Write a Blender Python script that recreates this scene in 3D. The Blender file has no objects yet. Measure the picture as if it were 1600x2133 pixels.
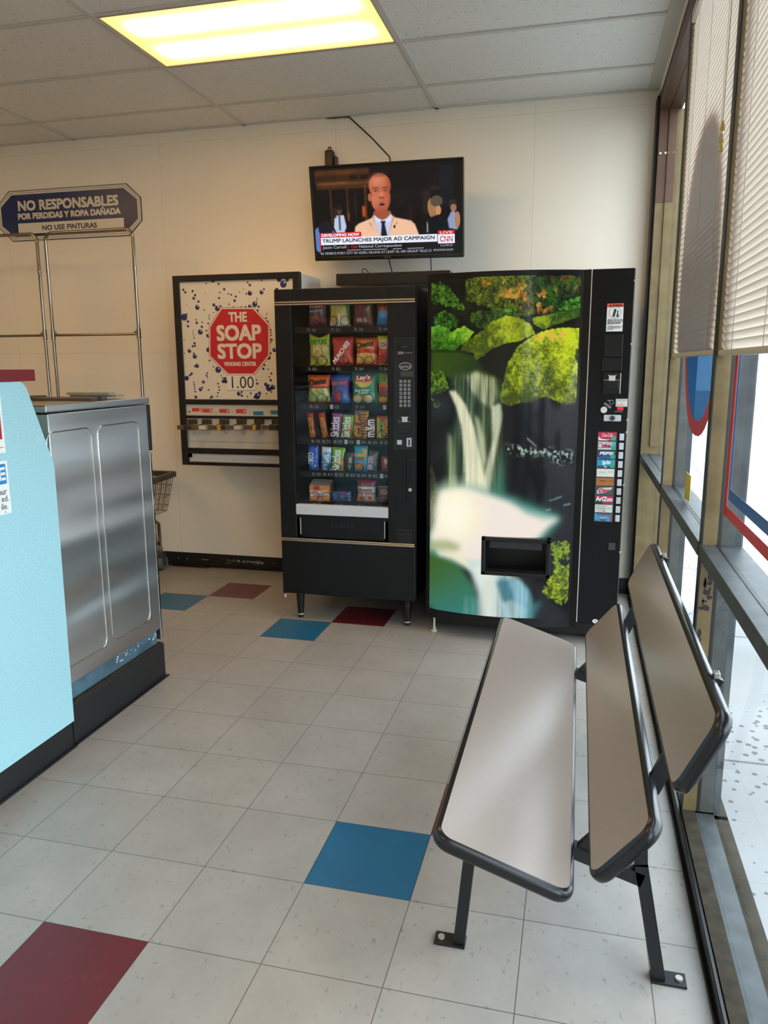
import bpy, bmesh, math, random
import numpy as np
from mathutils import Vector, Matrix

random.seed(7)
RNG = np.random.RandomState(11)
SC = bpy.context.scene
COL = SC.collection

# ------------------------------------------------------------------ camera
F_PX = 1597.1
CAM = np.array([0.69217, -2.10889, 1.42999])
YAW, PITCH, ROLL = -0.246884, 0.190177, -0.004871


def cam_axes():
    cy, sy = math.cos(YAW), math.sin(YAW)
    cp, sp = math.cos(PITCH), math.sin(PITCH)
    cr, sr = math.cos(ROLL), math.sin(ROLL)
    f = np.array([sy * cp, cy * cp, -sp])
    r = np.array([cy, -sy, 0.0])
    u = np.cross(r, f)
    return cr * r + sr * u, -sr * r + cr * u, f


AX_R, AX_U, AX_F = cam_axes()
cam_data = bpy.data.cameras.new('camera')
cam_data.sensor_fit = 'HORIZONTAL'
cam_data.sensor_width = 36.0
cam_data.lens = F_PX / 1600.0 * 36.0
cam_data.clip_start = 0.05
cam_data.clip_end = 200
cam = bpy.data.objects.new('camera', cam_data)
COL.objects.link(cam)
mw = Matrix.Identity(4)
for i in range(3):
    mw[i][0], mw[i][1], mw[i][2], mw[i][3] = AX_R[i], AX_U[i], -AX_F[i], CAM[i]
cam.matrix_world = mw
SC.camera = cam

# ------------------------------------------------------------------ exposure, sky, sun
SC.view_settings.view_transform = 'Standard'
SC.view_settings.look = 'None'
SC.view_settings.gamma = 1.0
SC.view_settings.use_curve_mapping = False
SC.view_settings.exposure = 0.0
SKY = 6.2
world = bpy.data.worlds.new('sky')
SC.world = world
world.use_nodes = True
bg = world.node_tree.nodes['Background']
bg.inputs[0].default_value = (0.83, 0.93, 1.0, 1)
bg.inputs[1].default_value = SKY
sun_d = bpy.data.lights.new('sun', 'SUN')
sun_d.energy = 5.0
sun_d.angle = 0.01
sun_d.color = (1.0, 0.95, 0.88)
sun = bpy.data.objects.new('sun', sun_d)
COL.objects.link(sun)
sun.location = (-8, 0, 8)
_d = Vector((1.0, -0.25, -0.78)).normalized()
sun.rotation_euler = _d.to_track_quat('-Z', 'Y').to_euler()
LAMP_W = 14.0      # strength of the ceiling lamps
SC.cycles.max_bounces = 10
SC.cycles.diffuse_bounces = 5
SC.cycles.transparent_max_bounces = 24
SC.cycles.sample_clamp_indirect = 6.0


def lin(c):
    if isinstance(c, str):
        c = c.lstrip('#')
        c = [int(c[i:i + 2], 16) / 255 for i in (0, 2, 4)]
    c = np.asarray(c, float)
    return np.where(c <= 0.04045, c / 12.92, ((c + 0.055) / 1.055) ** 2.4)


def hx(c):
    c = c.lstrip('#')
    return np.array([int(c[i:i + 2], 16) / 255 for i in (0, 2, 4)])


# pixel of the photograph -> point on the plane  axis = val
def at(u, v, axis, val):
    d = AX_R * ((u - 800) / F_PX) - AX_U * ((v - 1066.5) / F_PX) + AX_F
    t = (val - CAM[axis]) / d[axis]
    return CAM + t * d


# ------------------------------------------------------------------ materials
def nn(nt, kind, **kw):
    n = nt.nodes.new(kind)
    for k, v in kw.items():
        setattr(n, k, v)
    return n


MATS = {}


def mat(name, col, rough=0.5, metal=0.0, spec=0.5, noise=None, bump=None, coat=0.0, emit=None, estr=1.0, aniso=None):
    """noise = (scale, amount) mottles the base colour; bump = (scale, strength)"""
    if name in MATS:
        return MATS[name]
    m = bpy.data.materials.new(name)
    m.use_nodes = True
    nt = m.node_tree
    b = nt.nodes['Principled BSDF']
    c = tuple(lin(col)) + (1,)
    b.inputs['Base Color'].default_value = c
    b.inputs['Roughness'].default_value = rough
    b.inputs['Metallic'].default_value = metal
    b.inputs['Specular IOR Level'].default_value = spec
    b.inputs['Coat Weight'].default_value = coat
    if emit is not None:
        b.inputs['Emission Color'].default_value = tuple(lin(emit)) + (1,)
        b.inputs['Emission Strength'].default_value = estr
    if noise or bump:
        tc = nn(nt, 'ShaderNodeTexCoord')
    if noise:
        nz = nn(nt, 'ShaderNodeTexNoise')
        nz.inputs['Scale'].default_value = noise[0]
        nz.inputs['Detail'].default_value = 5
        nt.links.new(tc.outputs['Object'], nz.inputs['Vector'])
        mr = nn(nt, 'ShaderNodeMapRange')
        mr.inputs[1].default_value = 0.3
        mr.inputs[2].default_value = 0.7
        mr.inputs[3].default_value = 1 - noise[1]
        mr.inputs[4].default_value = 1 + noise[1]
        nt.links.new(nz.outputs['Fac'], mr.inputs[0])
        mx = nn(nt, 'ShaderNodeMix', data_type='RGBA', blend_type='MULTIPLY')
        mx.inputs[0].default_value = 1.0
        mx.inputs[6].default_value = c
        nt.links.new(mr.outputs[0], mx.inputs[7])
        nt.links.new(mx.outputs[2], b.inputs['Base Color'])
    if bump:
        nz2 = nn(nt, 'ShaderNodeTexNoise')
        nz2.inputs['Scale'].default_value = bump[0]
        nz2.inputs['Detail'].default_value = 3
        nt.links.new(tc.outputs['Object'], nz2.inputs['Vector'])
        bp = nn(nt, 'ShaderNodeBump')
        bp.inputs['Strength'].default_value = bump[1]
        bp.inputs['Distance'].default_value = 0.01
        nt.links.new(nz2.outputs['Fac'], bp.inputs['Height'])
        nt.links.new(bp.outputs[0], b.inputs['Normal'])
    MATS[name] = m
    return m


def painted(name, rough=0.4, emit=0.0, coat=0.0):
    """colour comes from the printed picture stored on the mesh"""
    if name in MATS:
        return MATS[name]
    m = bpy.data.materials.new(name)
    m.use_nodes = True
    nt = m.node_tree
    b = nt.nodes['Principled BSDF']
    a = nn(nt, 'ShaderNodeAttribute', attribute_name='print')
    if emit:
        b.inputs['Base Color'].default_value = (0.01, 0.01, 0.012, 1)
        nt.links.new(a.outputs['Color'], b.inputs['Emission Color'])
        b.inputs['Emission Strength'].default_value = emit
    else:
        nt.links.new(a.outputs['Color'], b.inputs['Base Color'])
    b.inputs['Roughness'].default_value = rough
    b.inputs['Coat Weight'].default_value = coat
    b.inputs['Coat Roughness'].default_value = 0.05
    MATS[name] = m
    return m


def glow(name, col, s=1.0):
    if name in MATS:
        return MATS[name]
    return mat(name, (0.02, 0.02, 0.02), 0.3, emit=col, estr=s)


def glassy(name, tint=(1, 1, 1), refl=0.9):
    if name in MATS:
        return MATS[name]
    m = bpy.data.materials.new(name)
    m.use_nodes = True
    nt = m.node_tree
    nt.nodes.clear()
    out = nn(nt, 'ShaderNodeOutputMaterial')
    tr = nn(nt, 'ShaderNodeBsdfTransparent')
    tr.inputs[0].default_value = (*tint, 1)
    gl = nn(nt, 'ShaderNodeBsdfGlossy')
    gl.inputs['Roughness'].default_value = 0.0
    gl.inputs[0].default_value = (.95, .95, .95, 1)
    # mirror share of one sheet: Schlick on the face turned to the viewer, nothing on the far face
    ge = nn(nt, 'ShaderNodeNewGeometry')
    dp = nn(nt, 'ShaderNodeVectorMath', operation='DOT_PRODUCT')
    nt.links.new(ge.outputs['Incoming'], dp.inputs[0])
    nt.links.new(ge.outputs['Normal'], dp.inputs[1])

    def M(op, a, bb=None):
        n = nn(nt, 'ShaderNodeMath', operation=op)
        for i, q in enumerate((a, bb)):
            if isinstance(q, (int, float)):
                n.inputs[i].default_value = q
            elif q is not None:
                nt.links.new(q, n.inputs[i])
        return n.outputs[0]
    s1 = M('SUBTRACT', 1.0, M('ABSOLUTE', dp.outputs['Value']))
    fz = M('ADD', 0.05, M('MULTIPLY', 0.9, M('POWER', s1, 5.0)))
    fz = M('MULTIPLY', fz, M('MULTIPLY', refl, M('SUBTRACT', 1.0, ge.outputs['Backfacing'])))
    mx = nn(nt, 'ShaderNodeMixShader')
    nt.links.new(fz, mx.inputs[0])
    nt.links.new(tr.outputs[0], mx.inputs[1])
    nt.links.new(gl.outputs[0], mx.inputs[2])
    nt.links.new(mx.outputs[0], out.inputs[0])
    MATS[name] = m
    return m


# ------------------------------------------------------------------ mesh building
class MB:
    def __init__(self):
        self.v, self.f, self.mi, self.sm, self.mats, self.c = [], [], [], [], [], {}

    def m(self, mt):
        if mt not in self.mats:
            self.mats.append(mt)
        return self.mats.index(mt)

    def add(self, verts, faces, mt, smooth=False, cols=None):
        o = len(self.v)
        self.v.extend([tuple(map(float, p)) for p in verts])
        k = self.m(mt)
        for f in faces:
            self.f.append(tuple(o + i for i in f))
            self.mi.append(k)
            self.sm.append(smooth)
        if cols is not None:
            self.c[o] = np.asarray(cols, float)
        return self

    def box(self, x0, x1, y0, y1, z0, z1, mt, bev=0.0, seg=2):
        if bev <= 0:
            p = [(x, y, z) for z in (z0, z1) for y in (y0, y1) for x in (x0, x1)]
            return self.add(p, [(0, 2, 3, 1), (4, 5, 7, 6), (0, 1, 5, 4), (2, 6, 7, 3), (0, 4, 6, 2), (1, 3, 7, 5)], mt)
        bm = bmesh.new()
        bmesh.ops.create_cube(bm, size=1)
        for q in bm.verts:
            q.co = Vector(((x0 + x1) / 2 + q.co.x * (x1 - x0), (y0 + y1) / 2 + q.co.y * (y1 - y0), (z0 + z1) / 2 + q.co.z * (z1 - z0)))
        bmesh.ops.bevel(bm, geom=bm.edges[:], offset=bev, segments=seg, affect='EDGES', profile=0.5)
        bm.verts.index_update()
        vs = [q.co[:] for q in bm.verts]
        fs = [tuple(q.index for q in f.verts) for f in bm.faces]
        bm.free()
        return self.add(vs, fs, mt)

    def tube(self, pts, r, mt, n=10, closed=False, caps=True):
        pts = [Vector(p) for p in pts]
        N = len(pts)
        rs = r if isinstance(r, (list, tuple)) else [r] * N
        vs, fs = [], []
        prev = None
        for i, p in enumerate(pts):
            a = pts[(i - 1) % N] if (closed or i > 0) else p
            b = pts[(i + 1) % N] if (closed or i < N - 1) else p
            t = (b - a).normalized()
            if prev is None:
                h = Vector((0, 0, 1)) if abs(t.z) < 0.9 else Vector((1, 0, 0))
                s = t.cross(h).normalized()
            else:
                s = (prev - t * prev.dot(t)).normalized()
            prev = s
            w = t.cross(s)
            for k in range(n):
                an = 2 * math.pi * k / n
                vs.append(p + (s * math.cos(an) + w * math.sin(an)) * rs[i])
        M = N if closed else N - 1
        for i in range(M):
            j = (i + 1) % N
            for k in range(n):
                k2 = (k + 1) % n
                fs.append((i * n + k, i * n + k2, j * n + k2, j * n + k))
        self.add(vs, fs, mt, True)
        if caps and not closed:
            self.add(vs[:n], [tuple(reversed(range(n)))], mt)
            self.add(vs[-n:], [tuple(range(n))], mt)
        return self

    def cyl(self, p0, p1, r, mt, n=16, r2=None):
        return self.tube([p0, p1], [r, r if r2 is None else r2], mt, n)

    def bar(self, p0, p1, w, h, mt, up=(0, 0, 1)):
        """square section bar"""
        p0, p1 = Vector(p0), Vector(p1)
        t = (p1 - p0).normalized()
        s = t.cross(Vector(up)).normalized()
        q = s.cross(t)
        vs = []
        for p in (p0, p1):
            for a, b in ((-1, -1), (1, -1), (1, 1), (-1, 1)):
                vs.append(p + s * (a * w / 2) + q * (b * h / 2))
        return self.add(vs, [(3, 2, 1, 0), (4, 5, 6, 7), (0, 1, 5, 4), (1, 2, 6, 5), (2, 3, 7, 6), (3, 0, 4, 7)], mt)

    def prism(self, poly, fn0, fn1, mt, mt_side=None):
        """poly: 2-D outline (ccw); fn0/fn1 map (a,b) to the two faces"""
        n = len(poly)
        a = [fn0(*p) for p in poly]
        b = [fn1(*p) for p in poly]
        self.add(a, [tuple(reversed(range(n)))], mt)
        self.add(b, [tuple(range(n))], mt)
        self.add(a + b, [(i, (i + 1) % n, n + (i + 1) % n, n + i) for i in range(n)], mt_side or mt)
        return self

    def sphere(self, c, r, mt, n=12, sc=(1, 1, 1)):
        vs, fs = [], []
        h = n // 2 + 1
        for i in range(h + 1):
            th = math.pi * i / h
            for k in range(n):
                ph = 2 * math.pi * k / n
                vs.append((c[0] + r * sc[0] * math.sin(th) * math.cos(ph), c[1] + r * sc[1] * math.sin(th) * math.sin(ph), c[2] + r * sc[2] * math.cos(th)))
        for i in range(h):
            for k in range(n):
                k2 = (k + 1) % n
                fs.append((i * n + k, (i + 1) * n + k, (i + 1) * n + k2, i * n + k2))
        return self.add(vs, fs, mt, True)

    def grid(self, nu, nv, fn, mt, rgb=None, smooth=True):
        """fn(u, v) -> point, u and v in 0..1 (v downwards); rgb array (nv+1, nu+1, 3) srgb"""
        vs = [fn(i / nu, j / nv) for j in range(nv + 1) for i in range(nu + 1)]
        w = nu + 1
        fs = [(j * w + i, (j + 1) * w + i, (j + 1) * w + i + 1, j * w + i + 1) for j in range(nv) for i in range(nu)]
        return self.add(vs, fs, mt, smooth, None if rgb is None else lin(rgb.reshape(-1, 3)))

    def build(self, name, parent=None, base=None, auto=True):
        """base: where the object's origin sits; a part uses its thing's origin"""
        if parent is not None:
            b = np.array(parent.get('_base', (0, 0, 0)))
        else:
            b = np.array(base if base is not None else (0, 0, 0), float)
        me = bpy.data.meshes.new(name)
        vv = (np.array(self.v).reshape(-1, 3) - b)
        me.from_pydata(vv.tolist(), [], self.f)
        for mt in self.mats:
            me.materials.append(mt)
        me.polygons.foreach_set('material_index', self.mi)
        me.polygons.foreach_set('use_smooth', self.sm)
        if self.c:
            at_ = me.attributes.new('print', 'FLOAT_COLOR', 'POINT')
            arr = np.ones((len(self.v), 4), np.float32)
            for o, c in self.c.items():
                arr[o:o + len(c), :3] = c
            at_.data.foreach_set('color', arr.ravel())
        me.update()
        ob = bpy.data.objects.new(name, me)
        COL.objects.link(ob)
        ob['_base'] = [float(q) for q in b]
        if parent is not None:
            ob.parent = parent
        else:
            ob.location = b
        return ob


def tag(o, label=None, cat=None, group=None, kind=None):
    if label:
        o['label'] = label
    if cat:
        o['category'] = cat
    if group:
        o['group'] = group
    if kind:
        o['kind'] = kind
    return o


def thing(name, label, cat, base, group=None, local=False):
    o = bpy.data.objects.new(name, None)
    COL.objects.link(o)
    o.empty_display_size = 0.05
    o.location = base
    o['_base'] = [0.0, 0.0, 0.0] if local else [float(q) for q in base]
    return tag(o, label, cat, group)


def struct(o):
    o['kind'] = 'structure'
    return o


# ------------------------------------------------------------------ lettering
_TX = {}


def text_mesh(s, bold=0.0, shear=0.0):
    k = (s, bold, shear)
    if k in _TX:
        return _TX[k]
    cu = bpy.data.curves.new('lettering', 'FONT')
    cu.body = s
    cu.size = 1.0
    cu.resolution_u = 3
    cu.offset = bold
    cu.shear = shear
    ob = bpy.data.objects.new('lettering', cu)
    me = bpy.data.meshes.new_from_object(ob)
    v = np.array([p.co[:2] for p in me.vertices]).reshape(-1, 2)
    f = [tuple(p.vertices) for p in me.polygons]
    bpy.data.objects.remove(ob)
    bpy.data.curves.remove(cu)
    bpy.data.meshes.remove(me)
    if len(v):
        lo, hi = v.min(0), v.max(0)
        v = (v - lo) / np.maximum(hi - lo, 1e-6)
        asp = (hi - lo)[0] / max((hi - lo)[1], 1e-6)
    else:
        asp = 1
    _TX[k] = (v, f, asp)
    return _TX[k]


class Canvas:
    """flat artwork on a surface: fn(a, b, lift) -> 3-D point"""

    def __init__(self, mb, fn, step=0.0004):
        self.mb, self.fn, self.s = mb, fn, step

    def poly(self, pts, mt, l=1):
        self.mb.add([self.fn(a, b, l * self.s) for a, b in pts], [tuple(range(len(pts)))], mt)

    def rect(self, a0, a1, b0, b1, mt, l=1):
        self.poly([(a0, b0), (a1, b0), (a1, b1), (a0, b1)], mt, l)

    def ell(self, a, b, ra, rb, mt, l=1, n=28):
        self.poly([(a + ra * math.cos(2 * math.pi * k / n), b + rb * math.sin(2 * math.pi * k / n)) for k in range(n)], mt, l)

    def ring(self, a, b, ra, rb, w, mt, l=1, n=32):
        for k in range(n):
            t0, t1 = 2 * math.pi * k / n, 2 * math.pi * (k + 1) / n
            self.poly([(a + ra * math.cos(t0), b + rb * math.sin(t0)), (a + ra * math.cos(t1), b + rb * math.sin(t1)),
                       (a + (ra - w) * math.cos(t1), b + (rb - w) * math.sin(t1)), (a + (ra - w) * math.cos(t0), b + (rb - w) * math.sin(t0))], mt, l)

    def frame(self, a0, a1, b0, b1, w, mt, l=1):
        self.rect(a0, a1, b0, b0 + w, mt, l)
        self.rect(a0, a1, b1 - w, b1, mt, l)
        self.rect(a0, a0 + w, b0 + w, b1 - w, mt, l)
        self.rect(a1 - w, a1, b0 + w, b1 - w, mt, l)

    def text(self, s, a0, a1, b0, b1, mt, l=2, bold=0.0, shear=0.0, rot=0.0):
        """letters stretched to fill the box a0..a1 x b0..b1, then turned by rot about its middle"""
        v, f, _ = text_mesh(s, 0.0, shear)
        if not len(v):
            return
        lift = [l * self.s] * len(v)
        if bold:                       # heavier strokes: the letters struck several times, slightly apart
            d = bold * .55 * (b1 - b0)
            k = d / max(a1 - a0, 1e-6), d / max(b1 - b0, 1e-6)
            n = len(v)
            v0 = v * [1 - 2 * k[0], 1 - 2 * k[1]] + [k[0], k[1]]
            sh = [(-1, -1), (1, -1), (-1, 1), (1, 1), (0, 0)]
            lift = [l * self.s + j * .00007 for j in range(5) for _q in range(n)]
            v = np.concatenate([v0 + [q[0] * k[0], q[1] * k[1]] for q in sh])
            f = [tuple(i + n * j for i in t_) for j in range(len(sh)) for t_ in f]
        p = np.stack([a0 + v[:, 0] * (a1 - a0), b0 + v[:, 1] * (b1 - b0)], 1)
        if rot:
            c = np.array([(a0 + a1) / 2, (b0 + b1) / 2])
            R = np.array([[math.cos(rot), -math.sin(rot)], [math.sin(rot), math.cos(rot)]])
            p = (p - c) @ R.T + c
        self.mb.add([self.fn(a, b, z) for (a, b), z in zip(p, lift)], f, mt)


def face_y(y):
    return lambda a, b, l: (a, y - l, b)          # faces the camera end of the room


def face_x(x):
    return lambda a, b, l: (x + l, a, b)          # faces the windows


def rrect(a0, a1, b0, b1, r, n=6):
    out = []
    for cx, cy, s in ((a1 - r, b1 - r, 0), (a0 + r, b1 - r, 1), (a0 + r, b0 + r, 2), (a1 - r, b0 + r, 3)):
        for k in range(n + 1):
            t = math.pi / 2 * (s + k / n)
            out.append((cx + r * math.cos(t), cy + r * math.sin(t)))
    return out


# ------------------------------------------------------------------ number fields for printed pictures
def vnoise(h, w, fy, fx, seed):
    r = np.random.RandomState(seed)
    g = r.rand(int(fy) + 3, int(fx) + 3)
    y = np.linspace(0, fy, h)
    x = np.linspace(0, fx, w)
    yi, xi = y.astype(int), x.astype(int)
    ty, tx = (y - yi)[:, None], (x - xi)[None, :]
    ty, tx = ty * ty * (3 - 2 * ty), tx * tx * (3 - 2 * tx)
    a = g[yi][:, xi]
    b = g[yi][:, xi + 1]
    c = g[yi + 1][:, xi]
    d = g[yi + 1][:, xi + 1]
    return (a * (1 - tx) + b * tx) * (1 - ty) + (c * (1 - tx) + d * tx) * ty


def fbm(h, w, fy, fx, seed, octv=4):
    s, amp, t = 0, 1.0, 0
    for k in range(octv):
        s = s + amp * vnoise(h, w, fy * 2 ** k, fx * 2 ** k, seed + k)
        t += amp
        amp *= 0.55
    return s / t


def blur(a, r):
    if r < 1:
        return a
    k = np.exp(-0.5 * (np.arange(-2 * r, 2 * r + 1) / r) ** 2)
    k /= k.sum()
    p = np.pad(a, ((2 * r, 2 * r), (0, 0)), 'edge')
    a = sum(k[i] * p[i:i + a.shape[0]] for i in range(len(k)))
    p = np.pad(a, ((0, 0), (2 * r, 2 * r)), 'edge')
    return sum(k[i] * p[:, i:i + a.shape[1]] for i in range(len(k)))


def inpoly(U, V, pts):
    c = np.zeros(U.shape, bool)
    n = len(pts)
    for i in range(n):
        x0, y0 = pts[i]
        x1, y1 = pts[(i + 1) % n]
        if y0 == y1:
            continue
        t = ((y0 > V) != (y1 > V)) & (U < (x1 - x0) * (V - y0) / (y1 - y0) + x0)
        c ^= t
    return c.astype(float)


def lay(img, mask, col):
    col = np.asarray(col, float)
    return img * (1 - mask[..., None]) + col * mask[..., None]


def mixc(t, a, b):
    return hx(a) * (1 - t[..., None]) + hx(b) * t[..., None]

# ================================================================== SETTING
YB = 2.79          # back wall
ZC = 2.935         # ceiling
T = 0.3048         # floor tile
XL, YF = -6.2, -3.9
XW = 1.06          # inner face of the window frames


def floor_mat(name, col, marks):
    m = bpy.data.materials.new(name)
    m.use_nodes = True
    nt = m.node_tree
    L = nt.links.new
    b = nt.nodes['Principled BSDF']
    b.inputs['Specular IOR Level'].default_value = 0.45
    g = nn(nt, 'ShaderNodeNewGeometry')
    sx = nn(nt, 'ShaderNodeSeparateXYZ')
    L(g.outputs['Position'], sx.inputs[0])

    def M(op, a, bb=None):
        n = nn(nt, 'ShaderNodeMath', operation=op)
        for i, q in enumerate((a, bb)):
            if q is None:
                continue
            if isinstance(q, (int, float)):
                n.inputs[i].default_value = q
            else:
                L(q, n.inputs[i])
        return n.outputs[0]
    dx = M('PINGPONG', M('ADD', sx.outputs[0], 100 * T), T / 2)
    dy = M('PINGPONG', M('ADD', sx.outputs[1], 100 * T), T / 2)
    dm = M('MINIMUM', dx, dy)
    seam = nn(nt, 'ShaderNodeMapRange')
    seam.inputs[1].default_value = 0.0006
    seam.inputs[2].default_value = 0.0017
    seam.inputs[3].default_value = 0.25
    seam.inputs[4].default_value = 1.0
    L(dm, seam.inputs[0])
    # one tone per tile
    fx = M('FLOOR', M('DIVIDE', sx.outputs[0], T))
    fy = M('FLOOR', M('DIVIDE', sx.outputs[1], T))
    cb = nn(nt, 'ShaderNodeCombineXYZ')
    L(fx, cb.inputs[0])
    L(fy, cb.inputs[1])
    wn = nn(nt, 'ShaderNodeTexWhiteNoise', noise_dimensions='3D')
    L(cb.outputs[0], wn.inputs['Vector'])
    tone = nn(nt, 'ShaderNodeMapRange')
    tone.inputs[3].default_value = 0.95
    tone.inputs[4].default_value = 1.03
    L(wn.outputs['Value'], tone.inputs[0])
    # wear, broad
    n1 = nn(nt, 'ShaderNodeTexNoise')
    n1.inputs['Scale'].default_value = 3.5
    n1.inputs['Detail'].default_value = 7
    n1.inputs['Roughness'].default_value = 0.65
    L(g.outputs['Position'], n1.inputs['Vector'])
    w1 = nn(nt, 'ShaderNodeMapRange')
    w1.inputs[1].default_value = 0.32
    w1.inputs[2].default_value = 0.68
    w1.inputs[3].default_value = 0.85
    w1.inputs[4].default_value = 1.06
    L(n1.outputs['Fac'], w1.inputs[0])
    mul = M('MULTIPLY', M('MULTIPLY', seam.outputs[0], tone.outputs[0]), w1.outputs[0])
    # chips of blue-grey in the vinyl
    mp = nn(nt, 'ShaderNodeMapping')
    mp.inputs['Scale'].default_value = (55, 34, 1)
    mp.inputs['Rotation'].default_value = (0, 0, 0.5)
    L(g.outputs['Position'], mp.inputs[0])
    n2 = nn(nt, 'ShaderNodeTexNoise')
    n2.inputs['Scale'].default_value = 1.0
    n2.inputs['Detail'].default_value = 2.5
    L(mp.outputs[0], n2.inputs['Vector'])
    ch = nn(nt, 'ShaderNodeMapRange')
    ch.inputs[1].default_value = 0.63
    ch.inputs[2].default_value = 0.72
    ch.inputs[3].default_value = 0.0
    ch.inputs[4].default_value = marks
    L(n2.outputs['Fac'], ch.inputs[0])
    mx = nn(nt, 'ShaderNodeMix', data_type='RGBA')
    mx.inputs[6].default_value = (*lin(col), 1)
    mx.inputs[7].default_value = (*lin('#5b7380'), 1)
    L(ch.outputs[0], mx.inputs[0])
    m2 = nn(nt, 'ShaderNodeMix', data_type='RGBA', blend_type='MULTIPLY')
    m2.inputs[0].default_value = 1
    L(mx.outputs[2], m2.inputs[6])
    L(mul, m2.inputs[7])
    L(m2.outputs[2], b.inputs['Base Color'])
    rg = nn(nt, 'ShaderNodeMapRange')
    rg.inputs[3].default_value = 0.22
    rg.inputs[4].default_value = 0.45
    L(n1.outputs['Fac'], rg.inputs[0])
    L(rg.outputs[0], b.inputs['Roughness'])
    return m


M_FL = floor_mat('cream vinyl tile', '#9f9b95', 0.5)
M_FT = floor_mat('teal vinyl tile', '#1c6286', 0.12)
M_FM = floor_mat('maroon vinyl tile', '#5f1d26', 0.1)
fl = MB()
TEAL = {(0, 0), (-3, -6), (-6, -7), (-8, -9), (-3, 3)}
MARO = {(1, -1), (-2, 2), (-2, -7), (-5, -8), (-7, -10)}
xs = [k for k in range(-21, 4)]
for c in range(-21, 4):
    for r in range(-10, 13):
        x0, x1 = max(c * T, XL), min((c + 1) * T, XW)
        y1, y0 = min(-r * T, YB), max(-(r + 1) * T, YF)
        if x1 <= x0 or y1 <= y0:
            continue
        mt = M_FT if (c, r) in TEAL else M_FM if (c, r) in MARO else M_FL
        fl.add([(x0, y0, 0), (x1, y0, 0), (x1, y1, 0), (x0, y1, 0)], [(0, 1, 2, 3)], mt)
struct(fl.build('floor'))

# ---- ceiling with lay-in tiles
m = mat('ceiling tile', '#e9e7e0', 0.9, spec=0.1, bump=(140, 0.25))
nt = m.node_tree
tc = nn(nt, 'ShaderNodeTexCoord')
nz = nn(nt, 'ShaderNodeTexNoise')
nz.inputs['Scale'].default_value = 75
nz.inputs['Detail'].default_value = 2
nt.links.new(tc.outputs['Object'], nz.inputs['Vector'])
rp = nn(nt, 'ShaderNodeMapRange')
rp.inputs[1].default_value = 0.27
rp.inputs[2].default_value = 0.36
rp.inputs[3].default_value = 0.62
rp.inputs[4].default_value = 1.0
nt.links.new(nz.outputs['Fac'], rp.inputs[0])
mx = nn(nt, 'ShaderNodeMix', data_type='RGBA', blend_type='MULTIPLY')
mx.inputs[0].default_value = 1
mx.inputs[6].default_value = (*lin('#e9e7e0'), 1)
nt.links.new(rp.outputs[0], mx.inputs[7])
nt.links.new(mx.outputs[2], nt.nodes['Principled BSDF'].inputs['Base Color'])
M_CT = m
M_TEE = mat('ceiling tee white', '#cfccc4', 0.5)
TX = [-0.203 - 1.2445 * k for k in range(0, 5)]
TY = [2.405 - 0.611 * k for k in range(0, 11)]
LIGHTS = [(0, 1), (2, 2), (2, 5), (0, 6)]      # (column, row) cells holding a lamp; all but the first unseen, added for warm light
ce = MB()
xe = [1.005] + TX + [XL]
ye = [YB] + TY + [YF]
for i in range(len(xe) - 1):
    for j in range(len(ye) - 1):
        if (i - 1, j - 1) in LIGHTS:
            continue
        ce.add([(xe[i + 1], ye[j + 1], ZC + .004), (xe[i + 1], ye[j], ZC + .004), (xe[i], ye[j], ZC + .004), (xe[i], ye[j + 1], ZC + .004)], [(0, 1, 2, 3)], M_CT)
for x in TX:
    ce.box(x - .012, x + .012, YF, YB, ZC - .004, ZC + .003, M_TEE)
for y in TY:
    ce.box(XL, 1.005, y - .012, y + .012, ZC - .003, ZC + .003, M_TEE)
ce.box(XL, 1.005, YB - .022, YB, ZC - .004, ZC + .003, M_TEE)
ce.box(1.0, XW + .0, YF, YB, ZC - .006, ZC + .003, M_TEE)
ce.box(XL - .2, XW + .14, YF - .2, YB + .25, ZC + .16, 3.75, M_TEE)
struct(ce.build('ceiling'))


# ---- walls
def wall_mat(name, col):
    m = mat(name, col, 0.55, spec=0.35, noise=(1.7, 0.02), bump=(90, 0.06))
    nt = m.node_tree
    b = nt.nodes['Principled BSDF']
    g = nn(nt, 'ShaderNodeNewGeometry')
    sx = nn(nt, 'ShaderNodeSeparateXYZ')
    nt.links.new(g.outputs['Position'], sx.inputs[0])
    src = b.inputs['Base Color'].links[0].from_socket
    for ax, per, off in ((2, 50, 1.518), (2, 50, 2.862), (0, 1.22, -0.84)):
        s = nn(nt, 'ShaderNodeMath', operation='SUBTRACT')
        nt.links.new(sx.outputs[ax], s.inputs[0])
        s.inputs[1].default_value = off - per * 20
        p = nn(nt, 'ShaderNodeMath', operation='PINGPONG')
        nt.links.new(s.outputs[0], p.inputs[0])
        p.inputs[1].default_value = per / 2
        r = nn(nt, 'ShaderNodeMapRange')
        r.inputs[1].default_value = 0.001
        r.inputs[2].default_value = 0.004
        r.inputs[3].default_value = 0.9
        r.inputs[4].default_value = 1.0
        nt.links.new(p.outputs[0], r.inputs[0])
        x = nn(nt, 'ShaderNodeMix', data_type='RGBA', blend_type='MULTIPLY')
        x.inputs[0].default_value = 1
        nt.links.new(src, x.inputs[6])
        nt.links.new(r.outputs[0], x.inputs[7])
        src = x.outputs[2]
    nt.links.new(src, b.inputs['Base Color'])
    return m


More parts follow.
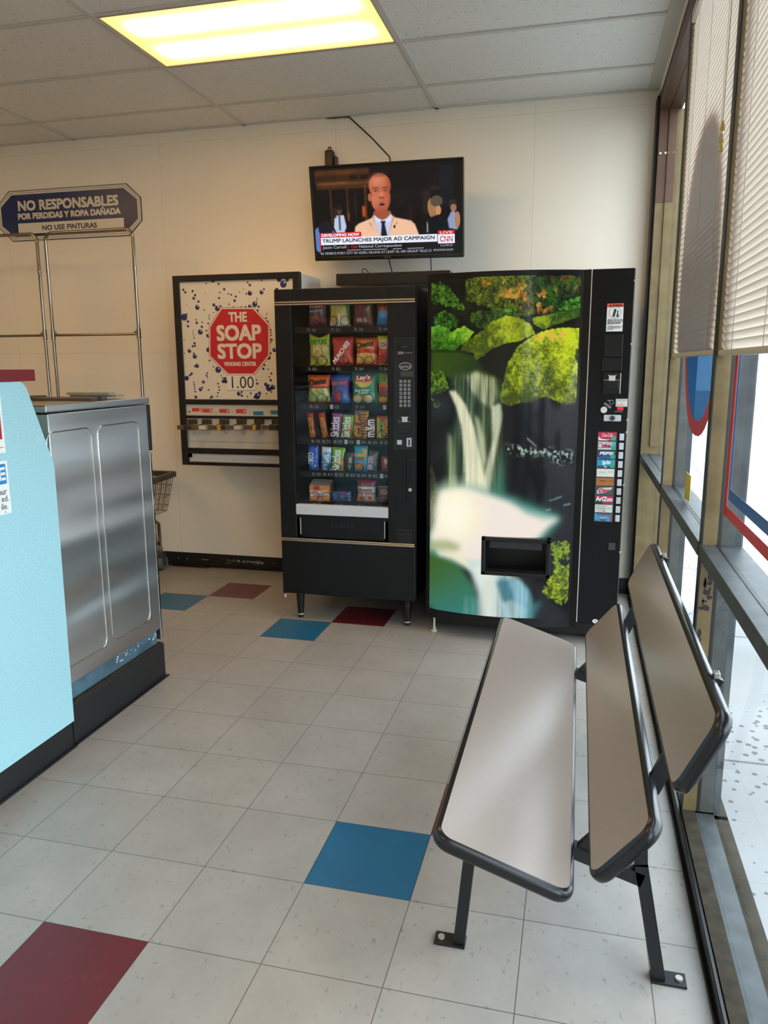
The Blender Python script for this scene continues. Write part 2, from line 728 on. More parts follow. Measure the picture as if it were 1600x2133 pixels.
M_WALL = wall_mat('cream wall paint', '#f0e7d6')
M_BASE = mat('black vinyl base', '#101012', 0.35, noise=(9, 0.2))
struct(MB().box(XL - .1, XW + .11, YB, YB + .12, -.02, 3.3, M_WALL).build('wall_back'))
struct(MB().box(XL - .12, XL, YF - .1, YB, -.02, 3.3, M_WALL).build('wall_left'))
struct(MB().box(XL, XW + .11, YF - .12, YF, -.02, 3.3, M_WALL).build('wall_front'))
struct(MB().box(XW + .0, XW + .11, YF, YB, 2.87, 3.3, M_WALL).build('wall_right'))
bb = MB().box(-2.95, 1.045, YB - .008, YB, 0, .098, M_BASE).box(-2.95, 1.045, YB - .016, YB - .007, 0, .012, M_BASE)
sc_m = mat('scuffed paint on base', '#b9b7b0', 0.7)
cv = Canvas(bb, face_y(YB - .008))
for k in range(60):
    a = random.gauss(-1.55, .08)
    z = random.gauss(.052, .006)
    cv.rect(a, a + random.uniform(.004, .016), z, z + random.uniform(.002, .006), sc_m)
for a0 in (-2.09, -2.02, -1.9, -1.88, -1.86):
    cv.rect(a0, a0 + .012, .05, .056, sc_m)
struct(bb.build('baseboard_back'))

# ---- storefront: anodised frames, rail, sill, glass
M_AL = mat('tan anodised aluminium', '#6f5e3d', 0.5, metal=0.3, noise=(14, 0.18), bump=(60, 0.03))  # tan holds the warm room reflection as well as the anodising
M_ALB = mat('brown anodised aluminium', '#553a29', 0.45, metal=0.35, noise=(10, 0.15))
M_ALG = mat('grey weathered aluminium', '#454a4c', 0.5, metal=0.2, spec=.3, noise=(18, 0.25))
M_GLASS = glassy('window glass', (0.95, 0.97, 0.98), 0.4)
M_DARK = mat('dark gasket', '#15161a', 0.5)
M_DIRT = mat('dusty sill aluminium', '#38332a', 0.85, metal=0.0, spec=.12, noise=(22, 0.35))
MY = [1.40, 0.247, -0.905, -2.057, -3.21]     # near faces of the mullions
far = 2.63
for k, y0 in enumerate(MY):
    y1 = (MY[k - 1] if k else far)
    w = bpy.data.objects.new('window_%d' % (k + 1), None)
    COL.objects.link(w)
    w['kind'] = 'structure'
    w['_base'] = [0.0, 0.0, 0.0]
    mu = MB()
    mu.box(XW, XW + .004, y0, y0 + .045, .05, 2.78, M_DARK)
    mu.box(XW + .004, 1.104, y0, y0 + .045, .05, 2.78, M_AL)
    mu.box(1.104, 1.114, y0 - .0015, y0 + .0465, .05, 2.78, M_DARK)
    mu.box(1.114, 1.172, y0, y0 + .045, .05, 2.78, M_ALG)  # outer half of the same post, coloured grey for the outside light
    if k == 1:
        cm = Canvas(mu, lambda a, c, l: (a, y0 - l, c), .0004)
        for q in range(34):      # peeling dark coating low on this post
            zc_ = random.choice((.79, .77, .74, .62, .50, .44, .36, .30)) + random.uniform(-.03, .03)
            xc_ = random.uniform(XW + .012, 1.096)
            n_ = random.randint(5, 8)
            r1, r2 = random.uniform(.003, .011), random.uniform(.005, .022)
            cm.poly([(xc_ + r1 * random.uniform(.6, 1.1) * math.cos(6.283 * j / n_), zc_ + r2 * random.uniform(.6, 1.1) * math.sin(6.283 * j / n_)) for j in range(n_)], M_DARK, 1 + q % 3)
    mu.build('mullion', w)
    ra = MB()
    ra.box(XW - .003, 1.172, y0 + .045, y1, .862, .905, M_ALG, .0015)
    ra.box(1.10, 1.106, y0 + .045, y1, .905, .9065, M_DARK)
    ra.build('rail', w)
    si = MB()
    si.box(XW, 1.10, y0, y1 + .02, 0.0, .05, M_DIRT)
    si.box(1.10, 1.155, y0, y1 + .02, -.05, .044, M_ALG)
    si.box(1.155, 1.20, y0, y1 + .02, -.12, .03, M_DIRT)
    si.build('sill', w)
    hd = MB()
    hd.box(XW, 1.172, y0, y1 + .01, 2.78, 2.87, M_ALB)
    hd.box(XW - .002, XW + .004, y0, y1 + .01, 2.862, 2.875, M_DARK)
    hd.build('header', w)
    MB().box(1.107, 1.112, y0 + .045, y1, .905, 2.78, M_GLASS).build('upper_pane', w)
    MB().box(1.107, 1.112, y0 + .045, y1, .045, .862, M_GLASS).build('lower_pane', w)
co = MB()
co.box(XW, 1.11, far, far + .05, .05, 2.3, M_AL)
co.box(XW, 1.11, far, far + .05, 2.3, 2.87, M_ALB)
co.box(1.11, 1.215, far, far + .05, .05, 2.78, M_AL)
co.box(1.108, 1.15, far - .012, far + .002, .95, 2.3, M_AL)
co.box(1.108, 1.15, far - .012, far + .002, 2.3, 2.78, M_ALB)
co.box(1.045, 1.065, far + .05, YB, 0, 2.87, M_DARK)
co.box(1.06, 1.17, far + .05, YB, 0, 2.9, M_ALB)
M_BOLT = mat('bright bolt', '#c4c2bc', 0.3, metal=0.5)
for bx in (1.072, 1.099):
    co.cyl((bx, far + .001, 2.56), (bx, far - .004, 2.56), .006, M_BOLT, 10)
struct(co.build('trim_1'))
br = MB().box(1.047, XW, YF, far + .06, 0, .046, M_BASE, .003)
br.box(1.038, 1.05, YF, far + .06, 0, .006, M_BASE)
struct(br.build('baseboard_right'))
struct(MB().box(XW, 1.17, YF, MY[-1], 0, 2.87, M_WALL).build('trim_2'))


# ---- ground outside
def conc(name, col, spots):
    m = bpy.data.materials.new(name)
    m.use_nodes = True
    nt = m.node_tree
    L = nt.links.new
    b = nt.nodes['Principled BSDF']
    b.inputs['Roughness'].default_value = 0.85
    g = nn(nt, 'ShaderNodeNewGeometry')
    n1 = nn(nt, 'ShaderNodeTexNoise')
    n1.inputs['Scale'].default_value = 1.2
    n1.inputs['Detail'].default_value = 8
    L(g.outputs['Position'], n1.inputs['Vector'])
    r1 = nn(nt, 'ShaderNodeMapRange')
    r1.inputs[1].default_value = .3
    r1.inputs[2].default_value = .7
    r1.inputs[3].default_value = .7
    r1.inputs[4].default_value = 1.12
    L(n1.outputs['Fac'], r1.inputs[0])
    vo = nn(nt, 'ShaderNodeTexVoronoi')
    vo.inputs['Scale'].default_value = 22
    L(g.outputs['Position'], vo.inputs['Vector'])
    n2 = nn(nt, 'ShaderNodeTexNoise')
    n2.inputs['Scale'].default_value = 1.6
    L(g.outputs['Position'], n2.inputs['Vector'])
    th = nn(nt, 'ShaderNodeMapRange')
    th.inputs[1].default_value = .30
    th.inputs[2].default_value = .58
    th.inputs[3].default_value = 0
    th.inputs[4].default_value = .26
    L(n2.outputs['Fac'], th.inputs[0])
    ls = nn(nt, 'ShaderNodeMath', operation='LESS_THAN')
    L(vo.outputs['Distance'], ls.inputs[0])
    L(th.outputs[0], ls.inputs[1])
    sx = nn(nt, 'ShaderNodeSeparateXYZ')
    L(g.outputs['Position'], sx.inputs[0])
    dm = None
    for ax in (0, 1):
        p = nn(nt, 'ShaderNodeMath', operation='PINGPONG')
        a = nn(nt, 'ShaderNodeMath', operation='ADD')
        a.inputs[1].default_value = 90.6
        L(sx.outputs[ax], a.inputs[0])
        L(a.outputs[0], p.inputs[0])
        p.inputs[1].default_value = .75
        if dm is None:
            dm = p.outputs[0]
        else:
            q = nn(nt, 'ShaderNodeMath', operation='MINIMUM')
            L(dm, q.inputs[0])
            L(p.outputs[0], q.inputs[1])
            dm = q.outputs[0]
    r3 = nn(nt, 'ShaderNodeMapRange')
    r3.inputs[1].default_value = .004
    r3.inputs[2].default_value = .012
    r3.inputs[3].default_value = .35
    r3.inputs[4].default_value = 1
    L(dm, r3.inputs[0])
    mu = nn(nt, 'ShaderNodeMath', operation='MULTIPLY')
    L(r1.outputs[0], mu.inputs[0])
    L(r3.outputs[0], mu.inputs[1])
    x1 = nn(nt, 'ShaderNodeMix', data_type='RGBA')
    x1.inputs[6].default_value = (*lin(col), 1)
    x1.inputs[7].default_value = (*lin('#4c4a48'), 1)
    sp = nn(nt, 'ShaderNodeMath', operation='MULTIPLY')
    L(ls.outputs[0], sp.inputs[0])
    sp.inputs[1].default_value = spots
    L(sp.outputs[0], x1.inputs[0])
    x2 = nn(nt, 'ShaderNodeMix', data_type='RGBA', blend_type='MULTIPLY')
    x2.inputs[0].default_value = 1
    L(x1.outputs[2], x2.inputs[6])
    L(mu.outputs[0], x2.inputs[7])
    L(x2.outputs[2], b.inputs['Base Color'])
    return m


struct(MB().box(1.17, 4.2, -30, 45, -.3, -.10, conc('pale concrete', '#8a8b8b', 0.9)).build('sidewalk'))
struct(MB().box(4.2, 60, -30, 45, -.4, -.12, conc('street concrete', '#9b9b99', 0.2)).build('street'))

# ---- ceiling lamps
ml = bpy.data.materials.new('lamp diffuser')
ml.use_nodes = True
nt = ml.node_tree
L = nt.links.new
b = nt.nodes['Principled BSDF']
b.inputs['Base Color'].default_value = (0.8, 0.65, 0.3, 1)
tc = nn(nt, 'ShaderNodeTexCoord')
sx = nn(nt, 'ShaderNodeSeparateXYZ')
L(tc.outputs['Object'], sx.inputs[0])


def mth(op, a, bb=None):
    n = nn(nt, 'ShaderNodeMath', operation=op)
    for i, q in enumerate((a, bb)):
        if q is None:
            continue
        if isinstance(q, (int, float)):
            n.inputs[i].default_value = q
        else:
            L(q, n.inputs[i])
    return n.outputs[0]


ay = mth('SUBTRACT', mth('ABSOLUTE', sx.outputs[1]), 0.135)
gy = mth('POWER', 2.718, mth('MULTIPLY', mth('MULTIPLY', ay, ay), -1 / (2 * 0.052 ** 2)))
ax_ = mth('ABSOLUTE', sx.outputs[0])
ex = nn(nt, 'ShaderNodeMapRange', interpolation_type='SMOOTHSTEP')
ex.inputs[1].default_value = 0.585
ex.inputs[2].default_value = 0.46
ex.inputs[3].default_value = 0.0
ex.inputs[4].default_value = 1.0
L(ax_, ex.inputs[0])
band = mth('MULTIPLY', gy, ex.outputs[0])
cr = nn(nt, 'ShaderNodeMix', data_type='RGBA')
cr.inputs[6].default_value = (1.0, 0.50, 0.12, 1)
cr.inputs[7].default_value = (1.0, 0.66, 0.32, 1)
L(band, cr.inputs[0])
L(cr.outputs[2], b.inputs['Emission Color'])
L(mth('MULTIPLY', mth('ADD', mth('MULTIPLY', band, 0.88), 0.17), LAMP_W), b.inputs['Emission Strength'])
M_TUBE = mat('lamp frame white', '#cfc7b0', 0.5)
first = None
for n, (i, j) in enumerate(LIGHTS):
    cx = (TX[i] + TX[i + 1]) / 2
    cy = (TY[j] + TY[j + 1]) / 2
    hxw, hyw = 0.598, 0.288
    if first is None:
        t = thing('ceiling_light', '', 'lamp', (cx, cy, ZC))
        fr = MB()
        for x0, x1, y0, y1 in ((-.61, .61, -.30, -.288), (-.61, .61, .288, .30), (-.61, -.598, -.288, .288), (.598, .61, -.288, .288)):
            fr.box(cx + x0, cx + x1, cy + y0, cy + y1, ZC - .003, ZC + .09, M_TUBE)
        fr.box(cx - .61, cx + .61, cy - .30, cy + .30, ZC + .09, ZC + .1, M_TUBE)
        fr.build('frame', t)
        MB().box(cx - hxw, cx + hxw, cy - hyw, cy + hyw, ZC + .001, ZC + .006, ml).build('diffuser', t)
        first = t
    else:
        t = first.copy()
        COL.objects.link(t)
        t.location = (cx, cy, ZC)
        for ch in list(first.children):
            q = ch.copy()
            COL.objects.link(q)
            q.parent = t
    tag(t, ['yellow glowing ceiling lamp above the vending machines', 'unseen added ceiling lamp over the washers near the back wall',
            'unseen added ceiling lamp over the washers near the front wall', 'unseen added ceiling lamp behind the bench towards the front wall'][n], None, 'fluorescent ceiling lamps')

# ================================================================== LEFT SIDE
M_BLUE = mat('sky blue speckled laminate', '#a2d2dc', 0.42, noise=(160, 0.10))
M_RED = mat('dark red laminate', '#741f25', 0.45, spec=.25)
M_KICK = mat('black rubber base', '#14161a', 0.4, noise=(6, 0.2))
M_SS = mat('brushed stainless steel', '#b9babb', 0.27, metal=1.0, bump=None)
# brushed grain smears the reflections sideways; the sheet is slightly wavy up and down
nt = M_SS.node_tree
pb = nt.nodes['Principled BSDF']
pb.inputs['Anisotropic'].default_value = 0.75
pb.inputs['Roughness'].default_value = 0.33
tg = nn(nt, 'ShaderNodeTangent', direction_type='RADIAL', axis='Z')
nt.links.new(tg.outputs[0], pb.inputs['Tangent'])
tc = nn(nt, 'ShaderNodeTexCoord')
mp = nn(nt, 'ShaderNodeMapping')
mp.inputs['Scale'].default_value = (.3, .5, 2.6)
nt.links.new(tc.outputs['Object'], mp.inputs[0])
nz2 = nn(nt, 'ShaderNodeTexNoise')
nz2.inputs['Scale'].default_value = 1.5
nz2.inputs['Detail'].default_value = 1
nt.links.new(mp.outputs[0], nz2.inputs['Vector'])
bp = nn(nt, 'ShaderNodeBump')
bp.inputs['Strength'].default_value = 0.7
bp.inputs['Distance'].default_value = 0.08
nt.links.new(nz2.outputs['Fac'], bp.inputs['Height'])
nt.links.new(bp.outputs[0], pb.inputs['Normal'])
M_GALV = mat('galvanised steel', '#5f7f92', 0.45, metal=0.6, noise=(16, 0.3))
M_CHROME = mat('chrome', '#9c9588', 0.10, metal=1.0)
M_PAPER = mat('white paper', '#eef0f0', 0.6)
M_INKB = mat('blue ink', '#1783c4', 0.5)
M_INKR = mat('crimson ink', '#b01535', 0.5)
M_INK = mat('dark ink', '#2b2d33', 0.5)

# ---- service counter: blue panel with a sloped end under a red top
XC = -1.10
t = thing('service_counter', 'sky blue laminate counter with dark red top and black base', 'counter', (-1.35, -.8, 0))
prof = [(-2.3, .118), (.2115, .118), (.224, 1.06), (.2225, 1.09), (.118, 1.358), (.105, 1.372), (.09, 1.38), (-2.3, 1.38)]
MB().prism(prof, lambda a, b: (-1.62, a, b), lambda a, b: (XC, a, b), M_BLUE).build('panel', t)
MB().box(-1.64, XC + .004, -2.3, .161, 1.381, 1.419, M_RED, .002).build('countertop', t)
k = MB().box(-1.6, XC - .022, -2.3, .226, 0, .118, M_KICK).box(-1.6, XC - .012, -2.3, .236, 0, .008, M_KICK)
k.build('kick_plate', t)


def paper(name, label, y0, y1, z0, z1, art, tilt=0.0):
    b = MB()
    f = lambda a, bb, l: (XC + .0012 + l, a + (bb - z0) * tilt, bb)
    b.prism([(y0, z0), (y1, z0), (y1, z1), (y0, z1)], lambda a, c: f(a, c, -.0008), lambda a, c: f(a, c, 0), M_PAPER)
    art(Canvas(b, f, .0003))
    tag(b.build(name, base=(XC, y0, z0)), label, 'notice')


def art_top(c):
    c.rect(-.28, -.018, 1.20, 1.30, M_INKR)
    c.rect(-.28, -.016, 1.1725, 1.1745, M_INKR)


def art_low(c):
    c.rect(-.26, -.017, 1.056, 1.121, M_INKB)
    yE = -.021
    for z in (1.068, 1.085, 1.102):
        c.rect(yE - .022, yE, z, z + .009, M_PAPER, 2)
    c.rect(yE - .03, yE - .02, 1.068, 1.111, M_PAPER, 2)
    c.text('our', -.060, -.022, 1.022, 1.036, M_INK, bold=.01)
    c.text('ed.', -.048, -.016, .999, 1.018, M_INK, bold=.01)
    c.text('ile.', -.052, -.023, .974, .993, M_INK, bold=.01)
    c.text('s.', -.040, -.030, .962, .968, M_INK)


paper('paper_notice', 'upper white notice with crimson block taped to the blue counter', -.30, -.008, 1.156, 1.333, art_top)
paper('paper_notice', 'lower white notice with blue block and letters on the blue counter', -.30, -.008, .958, 1.130, art_low)

# ---- plinth and washing machine
pl = MB()
pl.box(-2.6, -1.13, .243, .925, 0, .163, M_KICK, .004)
pl.box(-2.6, -1.118, .243, .935, 0, .006, M_KICK)
pl.box(-2.6, -1.135, .243, .922, .163, .168, M_DIRT)
tag(pl.build('washer_plinth', base=(-1.8, .58, 0)), 'black rubber-faced plinth under the steel washer', 'plinth')

XWS = -1.14
t = thing('washing_machine', 'brushed stainless steel washer on a black plinth behind the blue counter', 'washing machine', (-1.5, .58, .168))
b = MB()
b.box(-1.82, XWS, .262, .918, .235, 1.262, M_SS, .004)
# pressed panels: raised bead lines round two rounded rectangles
M_BEAD = mat('polished steel bead', '#d8d6d0', 0.16, metal=1.0)
for y0, y1 in ((.215 + .03, .508), (.549, .84)):
    pts = rrect(y0, y1, .305, 1.196, .035)
    b.tube([(XWS, p[0], p[1]) for p in pts], .0032, M_BEAD, 6, closed=True)
b.build('body', t)
b = MB()
b.box(-1.80, XWS - .015, .28, .905, .168, .236, M_GALV)
cvs = Canvas(b, face_x(XWS - .015))
for q in range(26):
    y = random.uniform(.55, .9)
    z = random.uniform(.19, .232)
    cvs.rect(y, y + random.uniform(.003, .01), z, z + random.uniform(.002, .012), M_PAPER)
b.build('base', t)
MB().box(-1.85, XWS + .008, .245, .932, 1.266, 1.294, M_SS, .005).build('top', t)
b = MB()
b.box(-1.8, XWS - .001, .922, .938, .18, 1.05, M_BEAD, .002)
b.box(-1.8, XWS + .001, .922, .945, 1.06, 1.262, M_DARK, .003)
b.box(-1.75, -1.25, .938, .942, .35, 1.0, M_DARK)
b.build('front_panel', t)
b = MB()
M_BRN = mat('brown smoked plastic', '#4d4138', 0.4)
M_GRNG = mat('grey green plastic', '#8b8c78', 0.5)
b.box(-1.46, -1.16, .55, .66, 1.294, 1.306, M_BRN, .002)
b.box(-1.49, -1.44, .42, .66, 1.294, 1.312, M_BRN, .003)
b.box(-1.165, -1.145, .60, .63, 1.296, 1.312, M_ALG, .002)
b.build('soap_dispenser', t)
b = MB()
b.bar((-1.385, .735, 1.316), (-1.185, .735, 1.316), .05, .010, M_GRNG)
b.bar((-1.385, .76, 1.306), (-1.165, .76, 1.306), .06, .008, M_GRNG)
b.build('lid', t)

# ---- laundry carts with chrome hanging racks
M_RIM = mat('dark plastic rim', '#3a3330', 0.5)
M_WIRE = mat('brassy wire', '#7b6a4d', 0.3, metal=0.8)
M_TYRE = mat('grey rubber tyre', '#6d675f', 0.6)


def cart(label, x0, x1, el_, er_):
    yc = 2.42
    t = thing('laundry_cart', label, 'laundry cart', ((x0 + x1) / 2, yc, 0), 'laundry carts')
    ya, yb = 2.16, 2.69
    # rim and basket
    bx0, bx1 = x0 - el_, x1 + er_
    b = MB()
    for p0, p1 in (((bx0, ya), (bx1 + .02, ya)), ((bx1 + .02, ya), (bx1 - .035, yb)), ((bx1 - .035, yb), (bx0, yb)), ((bx0, yb), (bx0, ya))):
        b.bar((*p0, .685), (*p1, .685), .035, .034, M_RIM)
    b.build('rim', t)
    b = MB()
    top = [(bx0, ya), (bx1, ya), (bx1 - .04, yb), (bx0, yb)]
    mid = [(bx0 / 2 + bx1 / 2, 2.42)]

    def ringpt(q, s):
        c = ((bx0 + bx1) / 2, yc)
        return (c[0] + (q[0] - c[0]) * s, c[1] + (q[1] - c[1]) * s)
    for z, s in ((.67, 1.0), (.61, .97), (.54, .93), (.47, .89), (.43, .86)):
        q = [(*ringpt(p, s), z) for p in top]
        b.tube(q, .0028, M_WIRE, 6, closed=True)
    for e in range(4):
        p, r2 = top[e], top[(e + 1) % 4]
        n = 16
        for k in range(n):
            f = k / n
            q = (p[0] + (r2[0] - p[0]) * f, p[1] + (r2[1] - p[1]) * f)
            b.tube([(*q, .675), (*ringpt(q, .86), .43)], .0022, M_WIRE, 5)
    bot = [ringpt(p, .86) for p in top]
    for k in range(9):
        f = k / 8
        b.tube([(bot[0][0] + (bot[1][0] - bot[0][0]) * f, bot[0][1], .43), (bot[3][0] + (bot[2][0] - bot[3][0]) * f, bot[3][1], .43)], .002, M_WIRE, 5)
    b.build('wire_basket', t)
    # undercarriage
    b = MB()
    for xx in (x0 + .02, x1 - .06):
        for yy in (2.24, 2.62):
            b.tube([(xx, yc, .42), (xx, (yc + yy) / 2, .40), (xx, yy, .34), (xx, yy, .13)], .0125, M_CHROME, 10)
            b.sphere((xx, yy, .16), .02, M_CHROME, 10, (1, 1, .6))
    b.tube([(x0 + .02, 2.24, .2), (x1 - .06, 2.24, .2), (x1 - .06, 2.62, .2), (x0 + .02, 2.62, .2)], .010, M_CHROME, 8, closed=True)
    b.build('undercarriage', t)
    for xx in (x0 + .02, x1 - .06):
        for yy in (2.24, 2.62):
            w = MB()
            w.cyl((xx - .016, yy + .02, .05), (xx + .016, yy + .02, .05), .05, M_TYRE, 20)
            w.cyl((xx - .019, yy + .02, .05), (xx + .019, yy + .02, .05), .02, M_CHROME, 12)
            w.box(xx - .022, xx + .022, yy - .015, yy + .03, .095, .135, M_ALG, .004)
            w.box(xx - .024, xx - .02, yy - .01, yy + .03, .04, .12, M_ALG)
            w.box(xx + .02, xx + .024, yy - .01, yy + .03, .04, .12, M_ALG)
            w.build('caster', t)
    # hanging rack
    r = .0105
    b = MB()
    R = .05
    pts = [(x0, yc, .42), (x0, yc, 2.275 - R)]
    pts += [(x0 + R - R * math.cos(a), yc, 2.275 - R + R * math.sin(a)) for a in np.linspace(.2, math.pi / 2, 6)]
    pts += [(x1 - R + R * math.sin(a), yc, 2.275 - R + R * math.cos(a)) for a in np.linspace(0, math.pi / 2 - .2, 6)]
    pts += [(x1, yc, 2.275 - R), (x1, yc, .42)]
    b.tube(pts, r, M_CHROME, 12)
    b.tube([(x0, yc, 1.63), (x1, yc, 1.63)], .0085, M_CHROME, 10)
    for xx, s in ((x0, 1), (x1, -1)):
        b.cyl((xx, yc, 1.60), (xx, yc, 1.665), .0145, M_CHROME, 12)
        b.bar((xx, yc, 1.655), (xx + s * .035, yc, 1.63), .014, .014, M_CHROME, (0, 1, 0))
        b.cyl((xx, yc, 2.03), (xx, yc, 2.04), .013, M_CHROME, 12)
    b.build('hanging_rack', t)


cart('chrome laundry cart with tall hanging rack between the washer and the soap machine', -2.708, -2.072, 0.0, .075)
cart('chrome laundry cart with tall rack cut off by the left picture edge', -3.42, -2.772, .08, 0.0)

# ---- wall sign
M_NAVY = mat('navy enamel', '#23305e', 0.28)
M_CREAM = mat('cream enamel', '#ded6c4', 0.32)
M_NAVYL = mat('navy lettering', '#272a4e', 0.4)
b = MB()
s_out = [(-2.318, 2.298), (-2.215, 2.392), (-2.215, 2.541), (-2.318, 2.634), (-3.246, 2.634), (-3.348, 2.541), (-3.348, 2.392), (-3.246, 2.298)]
b.prism(s_out, lambda a, c: (a, YB - .001, c), lambda a, c: (a, YB - .006, c), M_NAVYL)


def inset(pts, d):
    cx, cz = sum(p[0] for p in pts) / len(pts), sum(p[1] for p in pts) / len(pts)
    hw, hh = max(p[0] for p in pts) - cx, max(p[1] for p in pts) - cz
    return [(cx + (p[0] - cx) * (1 - d / hw), cz + (p[1] - cz) * (1 - d / hh)) for p in pts]


c = Canvas(b, face_y(YB - .006))
c.poly(inset(s_out, .005), M_CREAM, 1)
c.poly(inset(s_out, .0155), M_NAVYL, 2)
c.poly(inset(s_out, .018), M_CREAM, 3)
c.poly(inset(s_out, .028), M_NAVY, 4)


def zline(px, pxr):
    return at(*px, 1, YB)[0], at(*pxr, 1, YB)[0]


c.text('NO RESPONSABLES', -3.178, -2.385, 2.497, 2.566, M_CREAM, 5, bold=.09)
c.text('POR PERDIDAS Y ROPA DAÑADA', -3.185, -2.372, 2.440, 2.492, M_CREAM, 5, bold=.09)
c.rect(-3.19, -2.352, 2.345, 2.416, M_CREAM, 5)
c.text('NO USE PINTURAS', -2.995, -2.561, 2.362, 2.396, M_NAVYL, 6, bold=.07)
for a, z in ((-3.19, 2.615), (-2.40, 2.617), (-3.17, 2.316), (-2.78, 2.316), (-2.40, 2.316)):
    b.sphere((a, YB - .008, z), .004, M_CREAM, 8)
tag(b.build('wall_sign', base=(-2.78, YB, 2.3)), 'navy blue eight-sided sign in Spanish with cream letters on back wall', 'sign')

# ================================================================== TELEVISION
M_TVB = mat('glossy black plastic', '#08080a', 0.18)
M_BLK = mat('satin black metal', '#0d0e12', 0.36)
t = thing('television', 'black flat television with a news broadcast tilted down on the back wall', 'television', (-.446, 2.483, 2.307), local=True)
ctl, stl = math.cos(.185), math.sin(.185)
cy_, sy_ = math.cos(-.041), math.sin(-.041)
crr, srr = math.cos(-.016), math.sin(-.016)
X = np.array([1, 0, 0.])
Z = np.array([0, -stl, ctl])
X, Z = crr * X + srr * Z, -srr * X + crr * Z
Rz = np.array([[cy_, -sy_, 0], [sy_, cy_, 0], [0, 0, 1]])
X, Z = Rz @ X, Rz @ Z
Y = np.cross(Z, X)
mm = Matrix.Identity(4)
for i in range(3):
    mm[i][0], mm[i][1], mm[i][2], mm[i][3] = X[i], Y[i], Z[i], (-.446, 2.483, 2.307)[i]
t.matrix_world = mm
W2, H2 = .46, .265
b = MB()
b.box(-W2, W2, .004, .035, -H2, H2, M_TVB, .004)
b.box(-.30, .30, .035, .075, -.17, .17, M_TVB, .012)
b.build('case', t)
b = MB()
bz = .013
b.box(-W2, W2, -.004, .006, H2 - bz, H2, M_TVB, .0025)
b.box(-W2, W2, -.004, .006, -H2, -H2 + .022, M_TVB, .0025)
b.box(-W2, -W2 + bz, -.004, .006, -H2 + .02, H2 - bz, M_TVB, .0025)
b.box(W2 - bz, W2, -.004, .006, -H2 + .02, H2 - bz, M_TVB, .0025)
Canvas(b, lambda a, c, l: (a, -.004 - l, c)).text('SAMSUNG', -.022, .022, -H2 + .0085, -H2 + .0145, mat('bezel lettering', '#8d8f94', 0.4), 1)
b.build('bezel', t)

# the broadcast picture
h, w = 200, 360
V, U = np.meshgrid(np.linspace(0, 1, h + 1), np.linspace(0, 1, w + 1), indexing='ij')
h1, w1 = h + 1, w + 1


def el(cu, cv, ru, rv, soft=.12, rot=0):
    du, dv = (U - cu) * 1.76, V - cv
    c_, s_ = math.cos(rot), math.sin(rot)
    a, d_ = du * c_ + dv * s_, -du * s_ + dv * c_
    d = np.sqrt((a / (ru * 1.76)) ** 2 + (d_ / rv) ** 2)
    return np.clip((1 - d) / soft + .5, 0, 1)


def pg(pts, bl=1):
    return blur(inpoly(U, V, pts), bl)


img = np.ones((h1, w1, 3)) * hx('#0b0a0b')
n = fbm(h1, w1, 6, 10, 3)
img = lay(img, np.clip((n - .45) * 2, 0, 1) * (U > .5) * .5, hx('#1d1a1c'))
# lit gallery and doorway behind
for (u0, u1, v0, v1, cc, o) in ((.02, .40, .03, .09, '#8a4a1e', .55), (.02, .40, .09, .16, '#5b3015', .5), (.03, .42, .16, .20, '#b06a2a', .55),
                                (.03, .45, .20, .24, '#6b3c18', .6), (.12, .13, .24, .62, '#8a5428', .7), (.235, .245, .24, .6, '#7a4a24', .6),
                                (.36, .375, .2, .6, '#7b3c14', .7), (.34, .36, .44, .56, '#d9571b', .8), (.24, .25, .5, .6, '#c9682a', .7), (.29, .30, .3, .56, '#6a3f22', .5),
                                (.665, .67, .46, .62, '#8a2c22', .7), (.75, .80, .3, .55, '#3a2c28', .5), (.80, .86, .26, .3, '#3a2a1c', .6), (.86, .95, .05, .5, '#141a22', .6)):
    img = lay(img, pg([(u0, v0), (u1, v0), (u1, v1), (u0, v1)], 2) * o * (.6 + .6 * fbm(h1, w1, 12, 20, 5)), hx(cc))
img = lay(img, pg([(.05, .10), (.39, .095), (.39, .135), (.05, .14)], 1) * (vnoise(h1, w1, 1, 40, 9) > .45) * .85, hx('#120a08'))
# passers by
img = lay(img, el(.06, .80, .09, .16), hx('#4d6fae'))
img = lay(img, el(.075, .68, .05, .1), hx('#14151c'))
img = lay(img, el(.18, .47, .018, .05), hx('#4a3328'))
img = lay(img, el(.18, .44, .02, .035), hx('#1c1513'))
img = lay(img, pg([(.145, .53), (.21, .53), (.225, .66), (.205, .74), (.155, .74), (.135, .66)]), hx('#a8b4cc'))
img = lay(img, pg([(.172, .53), (.186, .53), (.186, .7), (.172, .7)]) * .8, hx('#2a2f45'))
img = lay(img, el(.15, .50, .012, .06) * .8, hx('#2b2220'))
img = lay(img, el(.825, .50, .033, .10, .1, .2), hx('#b98c56'))
img = lay(img, el(.81, .50, .028, .11, .15, -.15), hx('#8f6a44'))
img = lay(img, el(.84, .42, .04, .06), hx('#4b4236'))
img = lay(img, el(.852, .52, .018, .05), hx('#b57a58'))
img = lay(img, pg([(.76, .70), (.79, .60), (.84, .57), (.9, .60), (.93, .72), (.9, .82), (.76, .82)]), hx('#0d1013'))
img = lay(img, pg([(.773, .64), (.78, .64), (.783, .76), (.775, .76)]), hx('#9aa0a8'))
img = lay(img, el(.945, .46, .025, .05), hx('#2c211d'))
img = lay(img, el(.95, .50, .02, .04), hx('#8a6250'))
img = lay(img, pg([(.91, .62), (.935, .54), (.96, .54), (.985, .66), (.975, .74), (.92, .72)]), hx('#7d8ba6'))
img = lay(img, el(.975, .63, .018, .09), hx('#9b6f55'))
